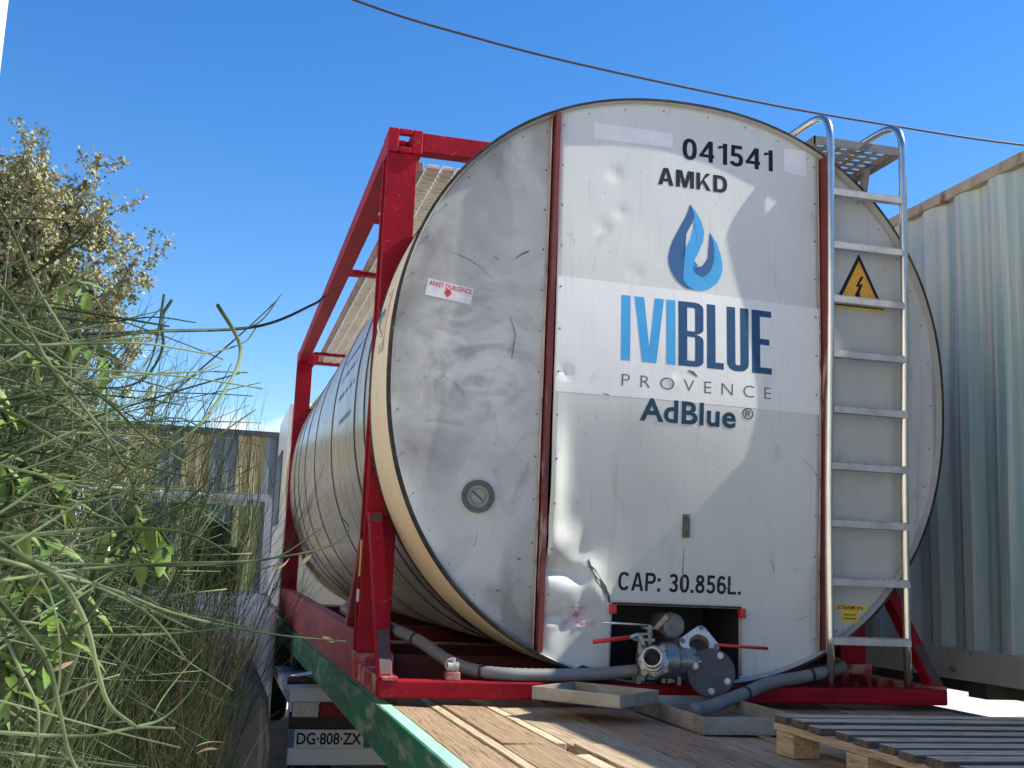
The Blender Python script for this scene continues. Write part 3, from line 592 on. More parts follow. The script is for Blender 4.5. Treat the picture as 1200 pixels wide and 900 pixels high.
for xa in (-.004, 2.36):
    MB().box((xa, YF + .178, 2.405), (xa + .10, YR, 2.492)).build('side_rail', M_RED, tank, bevel=.005)
    xo = xa if xa < 1 else xa + .02
    prof = [(YF + .18, .0), (YR, .0), (YR, .262), (5.5, .262), (1.5, .205), (YF + .40, .205), (YF + .18, .205)]
    MB().prism(prof, 'x', xo, xo + .08).build('base_rail', M_REDPALE, tank, bevel=.005)
    MB().beam((xo + .04, YF + .17, .62), (xo + .04, YF + .56, .19), .07, .06, (0, 1, 0)).build('base_brace', M_REDPALE, tank, bevel=.004)
for y in (.70, 1.5, 3.4, 5.4, 6.6):
    MB().box((.076, y, .005), (2.36, y + .09, .105)).build('cross_member', M_REDSHADE, tank, bevel=.004)
# front bumper beam and its diagonal braces
fb = MB(); fb.box((0, 0, 0), (2.44, .075, .066)); fb.build('front_beam', M_RED, tank, bevel=.007)
for xa in (0.0, 2.36):
    MB().box((xa, .075, .0), (xa + .085, YF, .075)).build('base_extension', M_REDWORN, tank, bevel=.005)
    br = MB()
    x1_, x2_ = (xa + .002, xa + .058) if xa < 1 else (xa + .02, xa + .078)
    br.add([(x1_, .012, .066), (x2_, .012, .066), (x2_, .085, .066), (x1_, .085, .066), (x1_, YF - .075, .72), (x2_, YF - .075, .72), (x2_, YF + .01, .72), (x1_, YF + .01, .72)],
           [(0, 3, 2, 1), (4, 5, 6, 7), (0, 1, 5, 4), (1, 2, 6, 5), (2, 3, 7, 6), (3, 0, 4, 7)])
    brace = br.build('diagonal_brace', M_RED, tank, bevel=.006)
    for t0, t1 in ((.03, .27), (.93, .995)):
        yy = lambda t: .012 + (YF - .087) * t - .0025
        zz = lambda t: .066 + .654 * t
        MB().add([(x1_ + .008, yy(t0), zz(t0)), (x2_ - .004, yy(t0), zz(t0)), (x2_ - .004, yy(t1), zz(t1)), (x1_ + .005, yy(t1 * .985), zz(t1 * .985))], [(0, 1, 2, 3)]).build('primer_patch', M_PRIMER, brace)
    MB().box((xa + .012, -.004, .064), (xa + .075, .09, .078)).build('brace_foot', M_REDWORN, tank, bevel=.003)
text_pad = MB().box((-.0075, YF + .05, .44), (-.0045, YF + .09, .60)).build('yellow_stencil', M_YELST, tank)
MB().box((-.0075, YF + .045, .33), (-.0045, YF + .12, .385)).build('faded_patch', M_STICK, tank)
# roof walkway beside the left rail
wk = MB().box((.175, .90, 2.395), (.205, 6.4, 2.445)).build('walkway', M_CONTRAIL, tank, bevel=.003)
for k in range(3):
    x = .218 + k * .073; p = MB(); p.box((x, .86, 2.405), (x + .062, 6.4, 2.418))
    y = .87
    while y < 6.38: p.box((x + .002, y, 2.386), (x + .060, y + .026, 2.4275)); y += .06
    p.build('walkway_tread', M_TREAD, wk)
for y in (2.9, 5.9): MB().box((.10, y, 2.372), (.46, y + .06, 2.394)).build('walkway_bracket', M_RED, wk)
for y in (1.85, 3.1): MB().box((.097, y, 2.415), (.175, y + .05, 2.455)).build('walkway_bracket', M_RED, wk)

# ladder with its landing
lad = MB(); LX0, LX1, LY = 1.905, 2.272, .012
def rail(x):
    dx = x - .010
    return catmull([(dx, LY + .01, .066), (dx - .001, LY + .012, .9), (x - .003, LY, 1.7), (x, LY, 2.42)], 4)[:-1] + catmull([(x, LY, 2.42), (x, LY + .004, 2.50), (x - .002, LY + .03, 2.565), (x - .004, LY + .09, 2.60), (x - .008, LY + .20, 2.612), (x - .012, LY + .50, 2.612), (x - .014, LY + .62, 2.60), (x - .014, LY + .66, 2.54), (x - .014, LY + .66, 2.42)], 5)
lad.tube(rail(LX0), .0175, 14)
ladder = lad.build('ladder', M_STEEL, tank, True)
MB().tube(rail(LX1), .0175, 14).build('ladder_rail', M_STEEL, ladder, True)
for k in range(9):
    z = .258 + k * .2455; r_ = MB(); xa = LX0 + .004 - (.010 if k < 4 else 0); xb = LX1 - .006
    r_.box((xa, LY - .016, z - .017), (xb, LY + .018, z + .009))
    n = 22
    for i in range(n):
        x = xa + .015 + (xb - xa - .03) * i / (n - 1); r_.add([(x - .006, LY - .015, z + .009), (x + .006, LY - .015, z + .009), (x, LY - .015, z + .017), (x - .006, LY + .017, z + .009), (x + .006, LY + .017, z + .009), (x, LY + .017, z + .017)], [(0, 1, 2), (3, 5, 4), (0, 2, 5, 3), (1, 4, 5, 2)])
    r_.build('rung', M_RUNG, ladder)
lp = MB(); px0, px1, py0, py1, pz = 1.925, 2.385, .19, .92, 2.545
lp.box((px0, py0, pz - .028), (px1, py0 + .006, pz + .012)).box((px0, py1, pz - .028), (px1, py1 + .006, pz + .012)).box((px0, py0, pz - .028), (px0 + .006, py1, pz + .012)).box((px1, py0, pz - .028), (px1 + .006, py1, pz + .012))
land = lp.build('ladder_landing', M_GRATE, ladder)
lp = MB()
for k in range(13): y = py0 + .05 + k * .054; lp.box((px0 + .006, y - .013, pz - .004), (px1, y + .013, pz + .002))
for k in range(7): x = px0 + .04 + k * .064; lp.box((x - .011, py0 + .006, pz - .0045), (x + .011, py1, pz - .0005))
lp.build('landing_grate', M_GRATE, ladder)
for x in (px0 + .03, px1 - .06): MB().beam((x, .40, 2.52), (x, .55, CZ + half(A0, x) - .02), .03, .03).build('landing_bracket', M_GRATE, ladder)

# outlet valve
vv = MB(); VY = -.07; VZ = .165
vv.tube([(1.24, .40, VZ), (1.24, .05, VZ)], .085, 24); vv.tube([(1.02, VY, VZ), (1.235, VY, VZ)], [.060, .058], 24)
vv.tube([(1.09, VY, VZ), (1.10, VY, VZ), (1.155, VY, VZ), (1.165, VY, VZ)], [.058, .070, .070, .058], 24)
valve = vv.build('outlet_valve', M_CAST, tank, True, auto=35)
fl = MB(); c = Vector((1.285, -.135, .128)); nrm = Vector((-.28, -.95, .10)).normalized()
fl.cyl(c + nrm * -.012, c + nrm * .012, .094, 40); fo = fl.build('blind_flange', M_FLANGE, valve, True, bevel=.003, auto=35)
u_ = nrm.cross(Vector((0, 0, 1))).normalized(); w_ = u_.cross(nrm).normalized()
if u_.x < 0: u_ = -u_
for (a, b) in ((.035, .066), (-.062, .022), (.062, -.03), (.0, -.070)):
    q = c + u_ * a + w_ * b; h = MB(); h.cyl(q + nrm * .010, q + nrm * .015, .0125, 16); h.cyl(q + nrm * .014, q + nrm * .027, .008, 6); h.build('flange_bolt', M_CASTLT, valve, True, auto=35)
# white square flange with round port
def plate_with_hole(name, c, nrm, half_, rh, t, material, parent, spin=.5):
    nrm = nrm.normalized(); u = nrm.cross(Vector((0, 0, 1))).normalized(); w = u.cross(nrm); mb = MB(); n = 32
    for t_ in (-t / 2, t / 2):
        for ring_ in (0, 1):
            for j in range(n):
                a = 2 * math.pi * j / n
                if ring_: r_ = min(half_ / max(abs(math.cos(a)), abs(math.sin(a))), half_ * 1.28)
                else: r_ = rh
                mb.v.append(tuple(c + nrm * t_ + (u * math.cos(a + spin) + w * math.sin(a + spin)) * r_))
    for j in range(n):
        k = (j + 1) % n
        mb.f += [(j, k, n + k, n + j), (2 * n + j, 3 * n + j, 3 * n + k, 2 * n + k), (j, 2 * n + j, 2 * n + k, k), (n + j, n + k, 3 * n + k, 3 * n + j)]
    return mb.build(name, material, parent, bevel=.003)
wc = Vector((1.252, -.095, .232)); wn_ = Vector((-.30, -.86, .42)).normalized()
plate_with_hole('square_flange', wc, wn_, .062, .040, .016, M_CASTLT, valve, .9)
MB().tube([wc - wn_ * .002, wc - wn_ * .07], .0405, 24, cap=False).build('port', M_CASTLT, valve, True)
MB().cyl(wc - wn_ * .045, wc - wn_ * .05, .039, 20).build('port_seat', M_BLACK, valve)
hb_ = MB()
for a in (.9 + .785, .9 + 2.356, .9 - .785, .9 + 3.927):
    u = wn_.cross(Vector((0, 0, 1))).normalized(); w = u.cross(wn_); q = wc + (u * math.cos(a) + w * math.sin(a)) * .066; hb_.cyl(q + wn_ * .004, q + wn_ * .016, .010, 6)
hb_.build('flange_bolts', M_CAST, valve)
# capped outlet behind
q0, q1 = Vector((1.175, .14, .305)), Vector((1.178, .0, .296))
cp = MB(); cp.tube([q0, q1], [.042, .042], 24); cp.tube([q1 + (q0 - q1) * .25, q1 + (q0 - q1) * .2, q1], [.042, .052, .052], 24); cp.build('outlet_cap', M_CAPDK, valve, True, auto=35)
n1 = (q1 - q0).normalized(); e_ = MB(); e_.cyl(q1 + n1 * .004, q1 + n1 * .010, .044, 28); e_.cyl(q1 + n1 * .008, q1 + n1 * .016, .012, 12); e_.build('cap_face', M_CASTDULL, valve, True, auto=35)
MB().beam(q1 + Vector((-.06, .02, -.01)), q1 + Vector((-.03, -.02, .04)), .012, .02).build('cap_lug', M_CAST, valve)
# ball valve with pipe mouth facing left front
bc = Vector((1.055, -.11, .165)); bd = Vector((-.42, -.88, .22)).normalized()
bv = MB(); bv.tube([bc + bd * -.06, bc + bd * -.03, bc + bd * .005, bc + bd * .012], [.048, .062, .062, .05], 8)
bv.tube([bc - bd * .07, bc + bd * .02], .044, 20); ball = bv.build('ball_valve', M_CASTLT, valve, bevel=.003)
pm = MB()
for (a, r_) in ((.012, .046), (.03, .046), (.05, .036)): pass
pm.tube([bc + bd * .01, bc + bd * .045, bc + bd * .046, bc + bd * .06, bc + bd * .061, bc + bd * .10], [.044, .044, .036, .036, .039, .039], 28, cap=False)
pm.tube([bc + bd * .10, bc + bd * .03], .0325, 28, cap=False)
oo = len(pm.v); pm.build('pipe_mouth', M_CASTLT, valve, True, auto=35)
ring_pts = []
u = bd.cross(Vector((0, 0, 1))).normalized(); w = u.cross(bd); e = MB()
for r_ in (.039, .0325):
    for j in range(28): a = 2 * math.pi * j / 28; e.v.append(tuple(bc + bd * .10 + (u * math.cos(a) + w * math.sin(a)) * r_))
for j in range(28): e.f.append((j, (j + 1) % 28, 28 + (j + 1) % 28, 28 + j))
e.build('pipe_lip', M_CASTLT, valve); MB().cyl(bc + bd * .035, bc + bd * .03, .032, 20).build('pipe_throat', M_BLACK, valve)
bb = MB()
for k in range(4):
    a = .6 + k * 1.57; q = bc + (u * math.cos(a) + w * math.sin(a)) * .058; bb.cyl(q - bd * .05, q + bd * .02, .009, 8); bb.cyl(q + bd * .012, q + bd * .026, .014, 6)
bb.build('valve_bolts', M_CAST, valve)
sx = MB(); sx.cyl((1.02, -.06, .20), (1.02, -.06, .262), .013, 10); sx.box((.995, -.08, .238), (1.07, -.03, .25)); sx.box((1.01, -.075, .262), (1.05, -.035, .27)); sx.cyl((1.06, -.05, .16), (1.06, -.05, .30), .012, 10); sx.box((1.03, -.07, .285), (1.09, -.03, .293)); sx.build('valve_stem', M_CAST, valve)
MB().tube(catmull([(1.015, -.11, .225), (.985, -.12, .262), (.955, -.125, .256), (.94, -.125, .253)], 4), .007, 8).build('lever', M_CASTLT, valve, True)
MB().tube([(.945, -.125, .254), (.80, -.125, .233)], .0085, 10).build('lever_grip', M_LEVER, valve, True)
MB().tube([(1.06, -.05, .298), (.86, -.06, .305)], .005, 8).build('lever', M_STEEL, valve, True)
MB().tube([(1.31, -.13, .235), (1.53, -.13, .226)], .0065, 10).build('lever_grip', M_LEVER, valve, True)
ml = MB()
for k in range(14):
    x = .99 + k * .022; ml.box((x, -.09 + rnd.uniform(-.02, .02), .07 + rnd.uniform(0, .03)), (x + .016, -.05, .10 + rnd.uniform(0, .03)))
ml.build('valve_underside', M_CAST, valve)
# clamp lug on the front beam
lg = MB(); lg.box((.262, .02, .066), (.318, .06, .098)); lg.build('twist_lug', M_REDWORN, tank, bevel=.004)
lg = MB(); lg.tube([(.268, .036, .118), (.312, .036, .118)], .017, 14); lg.tube([(.29, .036, .10), (.29, .036, .15)], .010, 10); lg.tube(catmull([(.275, .03, .10), (.258, .024, .12), (.262, .02, .14), (.285, .02, .148)], 4), .003, 6); lg.build('lug_shackle', M_CASTLT, tank, True, auto=40)

# hoses resting on the frame
def hose(name, pts, r, label, parent=None):
    P = catmull(pts, 14); mb = MB(); rr = []
    for i in range(len(P)): rr.append(r * (1.0 + .035 * (1 if i % 2 else -1)))
    o = tag(mb.tube(P, rr, 16).build(name, M_HOSE, None, True), label, 'hose')
    for f in (.3, .62):
        i = int(len(P) * f); ring_ = MB().tube([P[i], P[i + 1] if (P[i + 1] - P[i]).length > .012 else P[i] + (P[i + 1] - P[i]).normalized() * .014], r * 1.12, 16).build('cable_tie', M_BLACK, None, True); ring_.parent = o
    return o
hose('hose', [(.02, 1.45, .27), (.09, 1.1, .242), (.165, .72, .215), (.25, .5, .175), (.305, .30, .130), (.365, .14, .104), (.46, .045, .094), (.65, .03, .092), (.86, .03, .100), (1.03, -.01, .12)], .0255, 'long grey ribbed hose lying along the left of the red front beam')
hose('hose', [(1.12, -.36, .012), (1.20, -.30, .016), (1.40, -.17, .050), (1.58, -.05, .085), (1.75, .01, .105), (1.88, .045, .125), (2.05, .20, .135), (2.2, .5, .135)], .025, 'thicker grey hose curving from the valve tray to behind the ladder')

# ---------------------------------------------------------------- flatbed trailer
tr = thing('flatbed_trailer', 'flatbed trailer with worn wooden deck and chipped green side rail under the tank', 'trailer', (1.22, 2.5, -1.25))
DZ = -.025
def sides(x):
    p = MB(); p.box((x, -2.9, -.185), (x + .012, 9.0, DZ + .004)); return p
sides(-.004).build('side_rail', M_GREEN, tr, bevel=.002); sides(2.492).build('side_rail', M_GREEN, tr, bevel=.002)
MB().box((.0085, -2.9, DZ - .012), (.056, 9.0, DZ + .0015)).build('rail_lip', M_GREENLT, tr, bevel=.002)
MB().box((2.444, -2.9, DZ - .012), (2.491, 9.0, DZ + .0015)).build('rail_lip', M_CHASSIS, tr, bevel=.002)
def plank(x0, x1, y0, y1, material, name='deck_plank', dz=0):
    n = max(2, int((y1 - y0) / .12)); mb = MB(); sag = rnd.uniform(-.003, .001); tw = rnd.uniform(-.003, .003)
    for i in range(n + 1):
        y = y0 + (y1 - y0) * i / n; j0 = .003 * noise.noise(Vector((x0 * 9, y * 5, 1))); j1 = .003 * noise.noise(Vector((x1 * 9, y * 5, 4)))
        zt = DZ + dz + sag + .002 * noise.noise(Vector((x0 * 3, y * 2, 8)))
        mb.v += [(x0 + .003 + j0, y, zt + tw), (x1 - .003 + j1, y, zt - tw), (x1 - .003 + j1, y, zt - .035), (x0 + .003 + j0, y, zt - .035)]
    for i in range(n):
        for j in range(4): mb.f.append((4 * i + j, 4 * i + (j + 1) % 4, 4 * i + 4 + (j + 1) % 4, 4 * i + 4 + j))
    mb.f += [(3, 2, 1, 0), (4 * n, 4 * n + 1, 4 * n + 2, 4 * n + 3)]
    mb.build(name, material, tr, bevel=.003)
lay = [(.060, .205, 0), (.205, .240, 'b'), (.246, .418, 0), (.420, .466, 'b'), (.470, .700, 2), (.702, .945, 1), (.948, 1.18, 2), (1.182, 1.225, 'w'), (1.23, 1.46, 2), (1.463, 1.70, 2), (1.703, 1.94, 1), (1.943, 2.18, 2), (2.183, 2.44, 1)]
for i, (a, b, k) in enumerate(lay):
    if k in ('b', 'w'):
        plank(a, b, -2.9, -.92 + rnd.uniform(-.2, .2), M_BATTEN if k == 'b' else M_PLANK[0], 'deck_batten'); plank(a, b, -.90, 9.0, M_BATTEN if k == 'b' else M_PLANK[0], 'deck_batten')
        continue
    cuts = [-2.9, -.93 + rnd.choice((0, .0, .1)), 1.9 + rnd.uniform(-.4, .4), 5.2, 9.0]
    for c0, c1 in zip(cuts, cuts[1:]): plank(a, b, c0 + .003, c1 - .003, M_PLANK[k], dz=rnd.uniform(-.003, 0))
for x in (.55, 1.85): MB().box((x, -2.8, -.42), (x + .11, 8.9, -.075)).build('chassis_beam', M_CHASSIS, tr, bevel=.004)
for k in range(12): MB().box((.01, -2.7 + k, -.18), (2.49, -2.62 + k, -.075)).build('cross_beam', M_CHASSIS, tr)
def wheel(x, y, z, r, w, parent, axis='x'):
    mb = MB(); prof = [(0, r * .55), (0, r * .93), (.04, r), (w - .04, r), (w, r * .93), (w, r * .55)]
    A = (lambda t, a: (x + t, y + math.cos(a), z + math.sin(a)))
    n = 32; o = MB()
    for t, q in prof:
        for j in range(n):
            a = 2 * math.pi * j / n
            o.v.append((x + t, y + q * math.cos(a), z + q * math.sin(a)) if axis == 'x' else (x + q * math.cos(a), y + t, z + q * math.sin(a)))
    for i in range(len(prof)):
        for j in range(n): o.f.append((i * n + j, i * n + (j + 1) % n, (i + 1) % len(prof) * n + (j + 1) % n, (i + 1) % len(prof) * n + j))
    tyre = o.build('wheel', M_TYRE, parent, True, auto=40)
    p, q = ((x + w * .25, y, z), (x + w * .75, y, z)) if axis == 'x' else ((x, y + w * .25, z), (x, y + w * .75, z))
    MB().cyl(p, q, r * .56, 24).build('rim', M_GALV, tyre)
for y in (5.9, 7.2):
    for x in (.22, 2.0): wheel(x, y, -.75, .5, .28, tr)
    MB().cyl((.3, y, -.75), (2.2, y, -.75), .06, 12).build('axle', M_CHASSIS, tr)
for x in (.5, 1.9): MB().box((x, -1.9, -1.25), (x + .12, -1.78, -.42)).build('support_leg', M_CHASSIS, tr)

# drip trays and pallet on the deck
def tray(name, c, rz, L_, Wd, h, t, label, tilt=0):
    o = MB(); r_ = Matrix.Rotation(rz, 3, 'Z') @ Matrix.Rotation(tilt, 3, 'Y'); c = Vector(c)
    def bx(a, b): o.box(tuple(c + Vector(a)), tuple(c + Vector(b)), r_, c)
    bx((0, 0, 0), (L_, Wd, t)); bx((0, 0, t), (L_, t, h)); bx((0, Wd - t, t), (L_, Wd, h)); bx((0, t, t), (t, Wd - t, h)); bx((L_ - t, t, t), (L_, Wd - t, h))
    return tag(o.build(name, M_GALV, None, bevel=.0015), label, 'drip tray')
tray('drip_tray', (.985, -.745, DZ + .002), 0, .385, .66, .058, .004, 'wide shallow metal drip tray on the deck beneath the valve')
tray('drip_tray', (.758, -.557, .036), R(42), .30, .36, .045, .004, 'small metal drip tray set askew with its pale end towards the green rail')

pal = thing('pallet', 'weathered grey timber pallet lying on the trailer deck beside the drip trays', 'pallet', (1.6, -1.7, DZ))
PX0, PX1, PY0, PY1 = 1.045, 2.14, -2.02, -1.10
for k in range(9):
    y = PY1 - .078 - k * .1135; mb = MB(); n = 8; j = rnd.uniform(-.012, .012)
    mb.box((PX0 + j, y, .068), (PX1 + rnd.uniform(-.01, .01), y + .071 + rnd.uniform(-.007, .004), .088 + rnd.uniform(-.003, .004))); o = mb.build('board', M_PALBOARD, pal, bevel=.003); o.data.materials.append(M_PALSHADE)
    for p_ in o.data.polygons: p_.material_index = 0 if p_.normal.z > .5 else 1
for x in (PX0 + .004, 1.545, PX1 - .104):
    MB().box((x, PY0, .046), (x + .095, PY1 - .01, .0675)).build('stringer', M_PALWOOD, pal, bevel=.003)
    for y in (PY1 - .125, -1.62, PY0 + .01): MB().box((x + .004, y, DZ + .002), (x + .09, y + .105, .0455)).build('block', M_PALWOOD, pal, bevel=.003)

# ---------------------------------------------------------------- shipping container on the right, on its own chassis
ct = thing('shipping_container', 'pale blue green corrugated shipping container with rusty top rail standing right of the tank', 'container', (4.2, 3, .045))
CX0, CX1, CY0, CY1, CZ0, CZ1 = 3.0, 5.44, -2.9, 9.29, .045, 2.606
def corr(x, side, y0, y1, z0, z1):
    mb = MB(); pitch = .278; prof = []; y = y0
    while y < y1:
        for d, h in ((0, 0), (.07, 0), (.138, 1), (.208, 1)): prof.append((min(y + d, y1), h))
        y += pitch
    prof.append((y1, 0)); nz = 14; k = len(prof)
    for i in range(nz + 1):
        z = z0 + (z1 - z0) * i / nz
        for (yy, h) in prof:
            dent = .010 * noise.noise(Vector((yy * .9, z * 1.2, 2))) + .006 * noise.noise(Vector((yy * 3, z * 2.5, 6)))
            mb.v.append((x + side * (h * .036 + dent + .012), yy, z))
    for i in range(nz):
        for j in range(k - 1): mb.f.append((i * k + j, i * k + j + 1, (i + 1) * k + j + 1, (i + 1) * k + j))
    return mb
corr(CX0, 1, CY0 + .15, CY1 - .15, CZ0 + .155, CZ1 - .062).build('side_wall', M_CONT, ct)
corr(CX1, -1, CY0 + .15, CY1 - .15, CZ0 + .155, CZ1 - .062).build('side_wall', M_CONT, ct)
for x in (CX0, CX1 - .06):
    MB().box((x, CY0 + .16, CZ1 - .062), (x + .06, CY1 - .16, CZ1 - .004)).build('top_rail', M_CONTRAIL, ct, bevel=.006)
    MB().box((x + .006, CY0 + .16, CZ0 + .004), (x + .05, CY1 - .16, CZ0 + .156)).build('base_rail', M_CONTBASE, ct, bevel=.006)
    for y in (CY0, CY1 - .16):
        MB().box((x - .002 if x < 4 else x - .1, y, CZ0), (x + .16 if x < 4 else x + .062, y + .16, CZ1)).build('corner_post', M_CONT, ct, bevel=.006)
MB().box((CX0 + .05, CY0 + .05, CZ1 - .05), (CX1 - .05, CY1 - .05, CZ1 - .02)).build('roof', M_CONT, ct)
MB().box((CX0 + .05, CY0 + .05, CZ0 + .06), (CX1 - .05, CY1 - .05, CZ0 + .10)).build('underfloor', M_CHASSIS, ct)
for y in (CY0 + .04, CY1 - .08): MB().box((CX0 + .15, y, CZ0 + .1), (CX1 - .15, y + .04, CZ1 - .06)).build('end_wall', M_CONT, ct)
ch = thing('container_chassis', 'dark low semi trailer chassis carrying the corrugated container', 'trailer', (4.2, 3, -1.25))
for x in (3.55, 4.75): MB().box((x, CY0, -.075), (x + .14, CY1, .043)).build('chassis_beam', M_CHASSIS, ch, bevel=.004)
for k in range(8): MB().box((3.05, CY0 + .1 + k * 1.68, -.03), (5.4, CY0 + .24 + k * 1.68, .04)).build('cross_beam', M_CHASSIS, ch)
for y in (-2.3, -1.05, 6.4):
    for x in (3.1, 5.0): wheel(x, y, -.75, .5, .3, ch)
    MB().cyl((3.2, y, -.75), (5.2, y, -.75), .07, 12).build('axle', M_CHASSIS, ch)
MB().box((3.06, -.75, -.21), (3.42, .24, -.06)).build('side_guard', M_CHASSIS, ch, bevel=.03)
MB().box((3.06, 7.2, -.52), (3.5, 8.6, -.07)).build('tool_box', M_CHASSIS, ch, bevel=.02)

# ---------------------------------------------------------------- vehicles behind on the left
def sidecar(name, label, cat, x0, x1, y0, y1, prof, glass, wheels, paint, rz=0, extra=None):
    """prof: outline in (x, z) for a vehicle lying along X"""
    t = thing(name, label, cat, ((x0 + x1) / 2, (y0 + y1) / 2, -1.25))
    b = MB(); k = len(prof); ymid = (y0 + y1) / 2
    tum = lambda z: 0 if z < -.35 else .14 * (z + .35) / .6
    for y, s_ in ((y0, 1), (y1, -1)):
        for x, z in prof: b.v.append((x, y + s_ * tum(z), z))
    b.f += [tuple(range(k)), tuple(range(2 * k - 1, k - 1, -1))] + [(i, i + k, (i + 1) % k + k, (i + 1) % k) for i in range(k)]
    body = b.build('body', paint, t, bevel=.04, seg=3)
    for gl in glass:
        mb = MB(); n = len(gl)
        mb.v += [(x, y0 + tum(z) - .004, z) for x, z in gl] + [(x, y0 + tum(z) + .01, z) for x, z in gl]
        mb.f += [tuple(range(n)), tuple(range(2 * n - 1, n - 1, -1))] + [(i, i + n, (i + 1) % n + n, (i + 1) % n) for i in range(n)]
        mb.build('window', M_CARGLASS, t)
    for (x, r_) in wheels:
        MB().cyl((x, y0 - .003, -1.25 + r_), (x, y0 + .05, -1.25 + r_), r_ + .07, 28).build('wheel_arch', M_BLACK, t)
        wheel(x, y0 - .012, -1.25 + r_, r_, .2, t, 'y'); wheel(x, y1 - .19, -1.25 + r_, r_, .2, t, 'y')
    return t
gc = sidecar('parked_car', 'dark grey car parked in the shade behind the broom bush', 'car', -4.3, -.24, 2.35, 4.0,
        [(-4.3, -.95), (-4.28, -.55), (-4.1, -.42), (-3.2, -.32), (-2.5, .14), (-1.9, .22), (-.95, .20), (-.45, -.06), (-.27, -.25), (-.24, -.55), (-.27, -.98)],
        [[(-3.0, -.30), (-2.45, .08), (-2.0, .13), (-2.0, -.30)], [(-1.92, -.30), (-1.92, .14), (-1.05, .12), (-.62, -.12), (-.75, -.28)]], [(-3.5, .31), (-.74, .31)], M_GREYCAR)
# white pickup facing the camera with a see-through cab
pk = thing('pickup_truck', 'white pickup with open see-through cab windows standing behind the grey car', 'pickup', (-1.0, 6.6, -1.25))
def frame_side(mb, y, z0, z1, x0, x1, t):
    pass
kx0, kx1 = -1.86, -.13
MB().box((kx0, 4.55, -.85), (kx1, 5.7, .16)).build('bonnet', M_WHITE, pk, bevel=.08, seg=4)
MB().box((kx0, 5.7, -.85), (kx1, 7.1, .22)).build('cab_body', M_WHITE, pk, bevel=.04)
MB().box((kx0, 7.1, -.8), (kx1, 9.2, -.15)).build('load_bed', M_WHITE, pk, bevel=.03)
for x in (kx0 + .06, kx1 - .1):
    MB().beam((x + .03, 5.72, .22), (x + .03, 6.05, 1.04), .07, .06, (1, 0, 0)).build('pillar', M_WHITE, pk); MB().beam((x + .03, 7.06, .22), (x + .03, 6.95, 1.04), .07, .08, (1, 0, 0)).build('pillar', M_WHITE, pk)
MB().box((kx0 + .06, 6.02, 1.02), (kx1 - .04, 6.98, 1.09)).build('roof', M_WHITE, pk, bevel=.03)
for (ya, yb_) in ((5.74, 6.06), (7.07, 6.96)): MB().add([(kx0 + .12, ya, .23), (kx1 - .1, ya, .23), (kx1 - .1, yb_, 1.02), (kx0 + .12, yb_, 1.02), (kx0 + .12, ya + .004, .23), (kx1 - .1, ya + .004, .23), (kx1 - .1, yb_ + .004, 1.02), (kx0 + .12, yb_ + .004, 1.02)], [(0, 1, 2, 3), (4, 7, 6, 5), (0, 4, 5, 1), (1, 5, 6, 2), (2, 6, 7, 3), (3, 7, 4, 0)]).build('window_pane', M_PANE, pk)
for x in (-1.4, -.62): MB().box((x - .2, 6.5, .2), (x + .2, 6.62, .62)).build('seat', M_DARK, pk, bevel=.04)
for x in (-1.4, -.62): MB().box((x - .12, 6.52, .64), (x + .12, 6.6, .84)).build('headrest', M_DARK, pk, bevel=.04)
for x in (-1.6, -.4): MB().box((x - .14, 4.53, -.25), (x + .14, 4.56, -.08)).build('headlight', M_LAMPCLR, pk)
for x in (kx0 + .02, kx1 - .24):
    for y in (5.2, 8.3): wheel(x, y, -.89, .36, .22, pk)
# low white utility trailer showing its tail under the green rail
ut = thing('utility_trailer', 'low white trailer tail with red lamp and number plate below the green rail', 'trailer', (.6, 3.6, -1.25))
UX0 = -.125
MB().box((UX0, 2.82, -.40), (1.35, 2.86, -.25)).build('tailboard', M_WHITE, ut, bevel=.006)
MB().box((UX0 + .03, 2.86, -.40), (1.32, 5.2, -.33)).build('bed', M_WHITE, ut)
MB().box((UX0 + .01, 2.825, -.585), (1.33, 2.86, -.403)).build('lamp_carrier', M_CHASSIS, ut)
MB().box((UX0 + .01, 2.812, -.705), (1.33, 2.85, -.60)).build('bumper', M_WHITE, ut, bevel=.008)
MB().box((UX0 + .005, 2.80, -.405), (.16, 2.824, -.395)).build('black_strip', M_BLACK, ut)
MB().box((UX0 + .02, 2.795, -.425), (.055, 2.824, -.335)).build('reversing_lamp', M_LAMPCLR, ut, bevel=.006)
MB().box((.060, 2.797, -.425), (.40, 2.824, -.335)).build('tail_lamp', M_LAMPRED, ut, bevel=.006)
MB().tube([(UX0 - .02, 2.78, -.21), (.32, 2.78, -.20)], .022, 10).build('bar', M_BLACK, ut)
MB().tube(catmull([(UX0, 2.8, -.19), (.05, 2.76, -.15), (.12, 2.78, -.12), (.14, 2.9, -.08)], 5), .014, 8).build('crank_handle', M_STEEL, ut, True)
np_ = MB().box((UX0 + .008, 2.795, -.60), (.375, 2.81, -.495)).build('number_plate', M_PLATE, ut)
def plate_text(s, x0, x1, z0, z1, y, material, parent, bold=.02):
    text('plate_lettering', s, x0, x1, z0, z1, material, lambda x, z: y, bold, 0, parent)
plate_text('DG\u00b7808\u00b7ZX', -.065, .325, -.582, -.512, 2.7935, M_INK, np_)
MB().box((UX0 + .009, 2.793, -.599), (UX0 + .045, 2.796, -.496)).build('plate_band', M_NAVY2, np_); MB().box((.338, 2.793, -.599), (.374, 2.796, -.496)).build('plate_band', M_NAVY2, np_)
for x in (.02, 1.05): wheel(x, 4.3, -.95, .30, .18, ut)
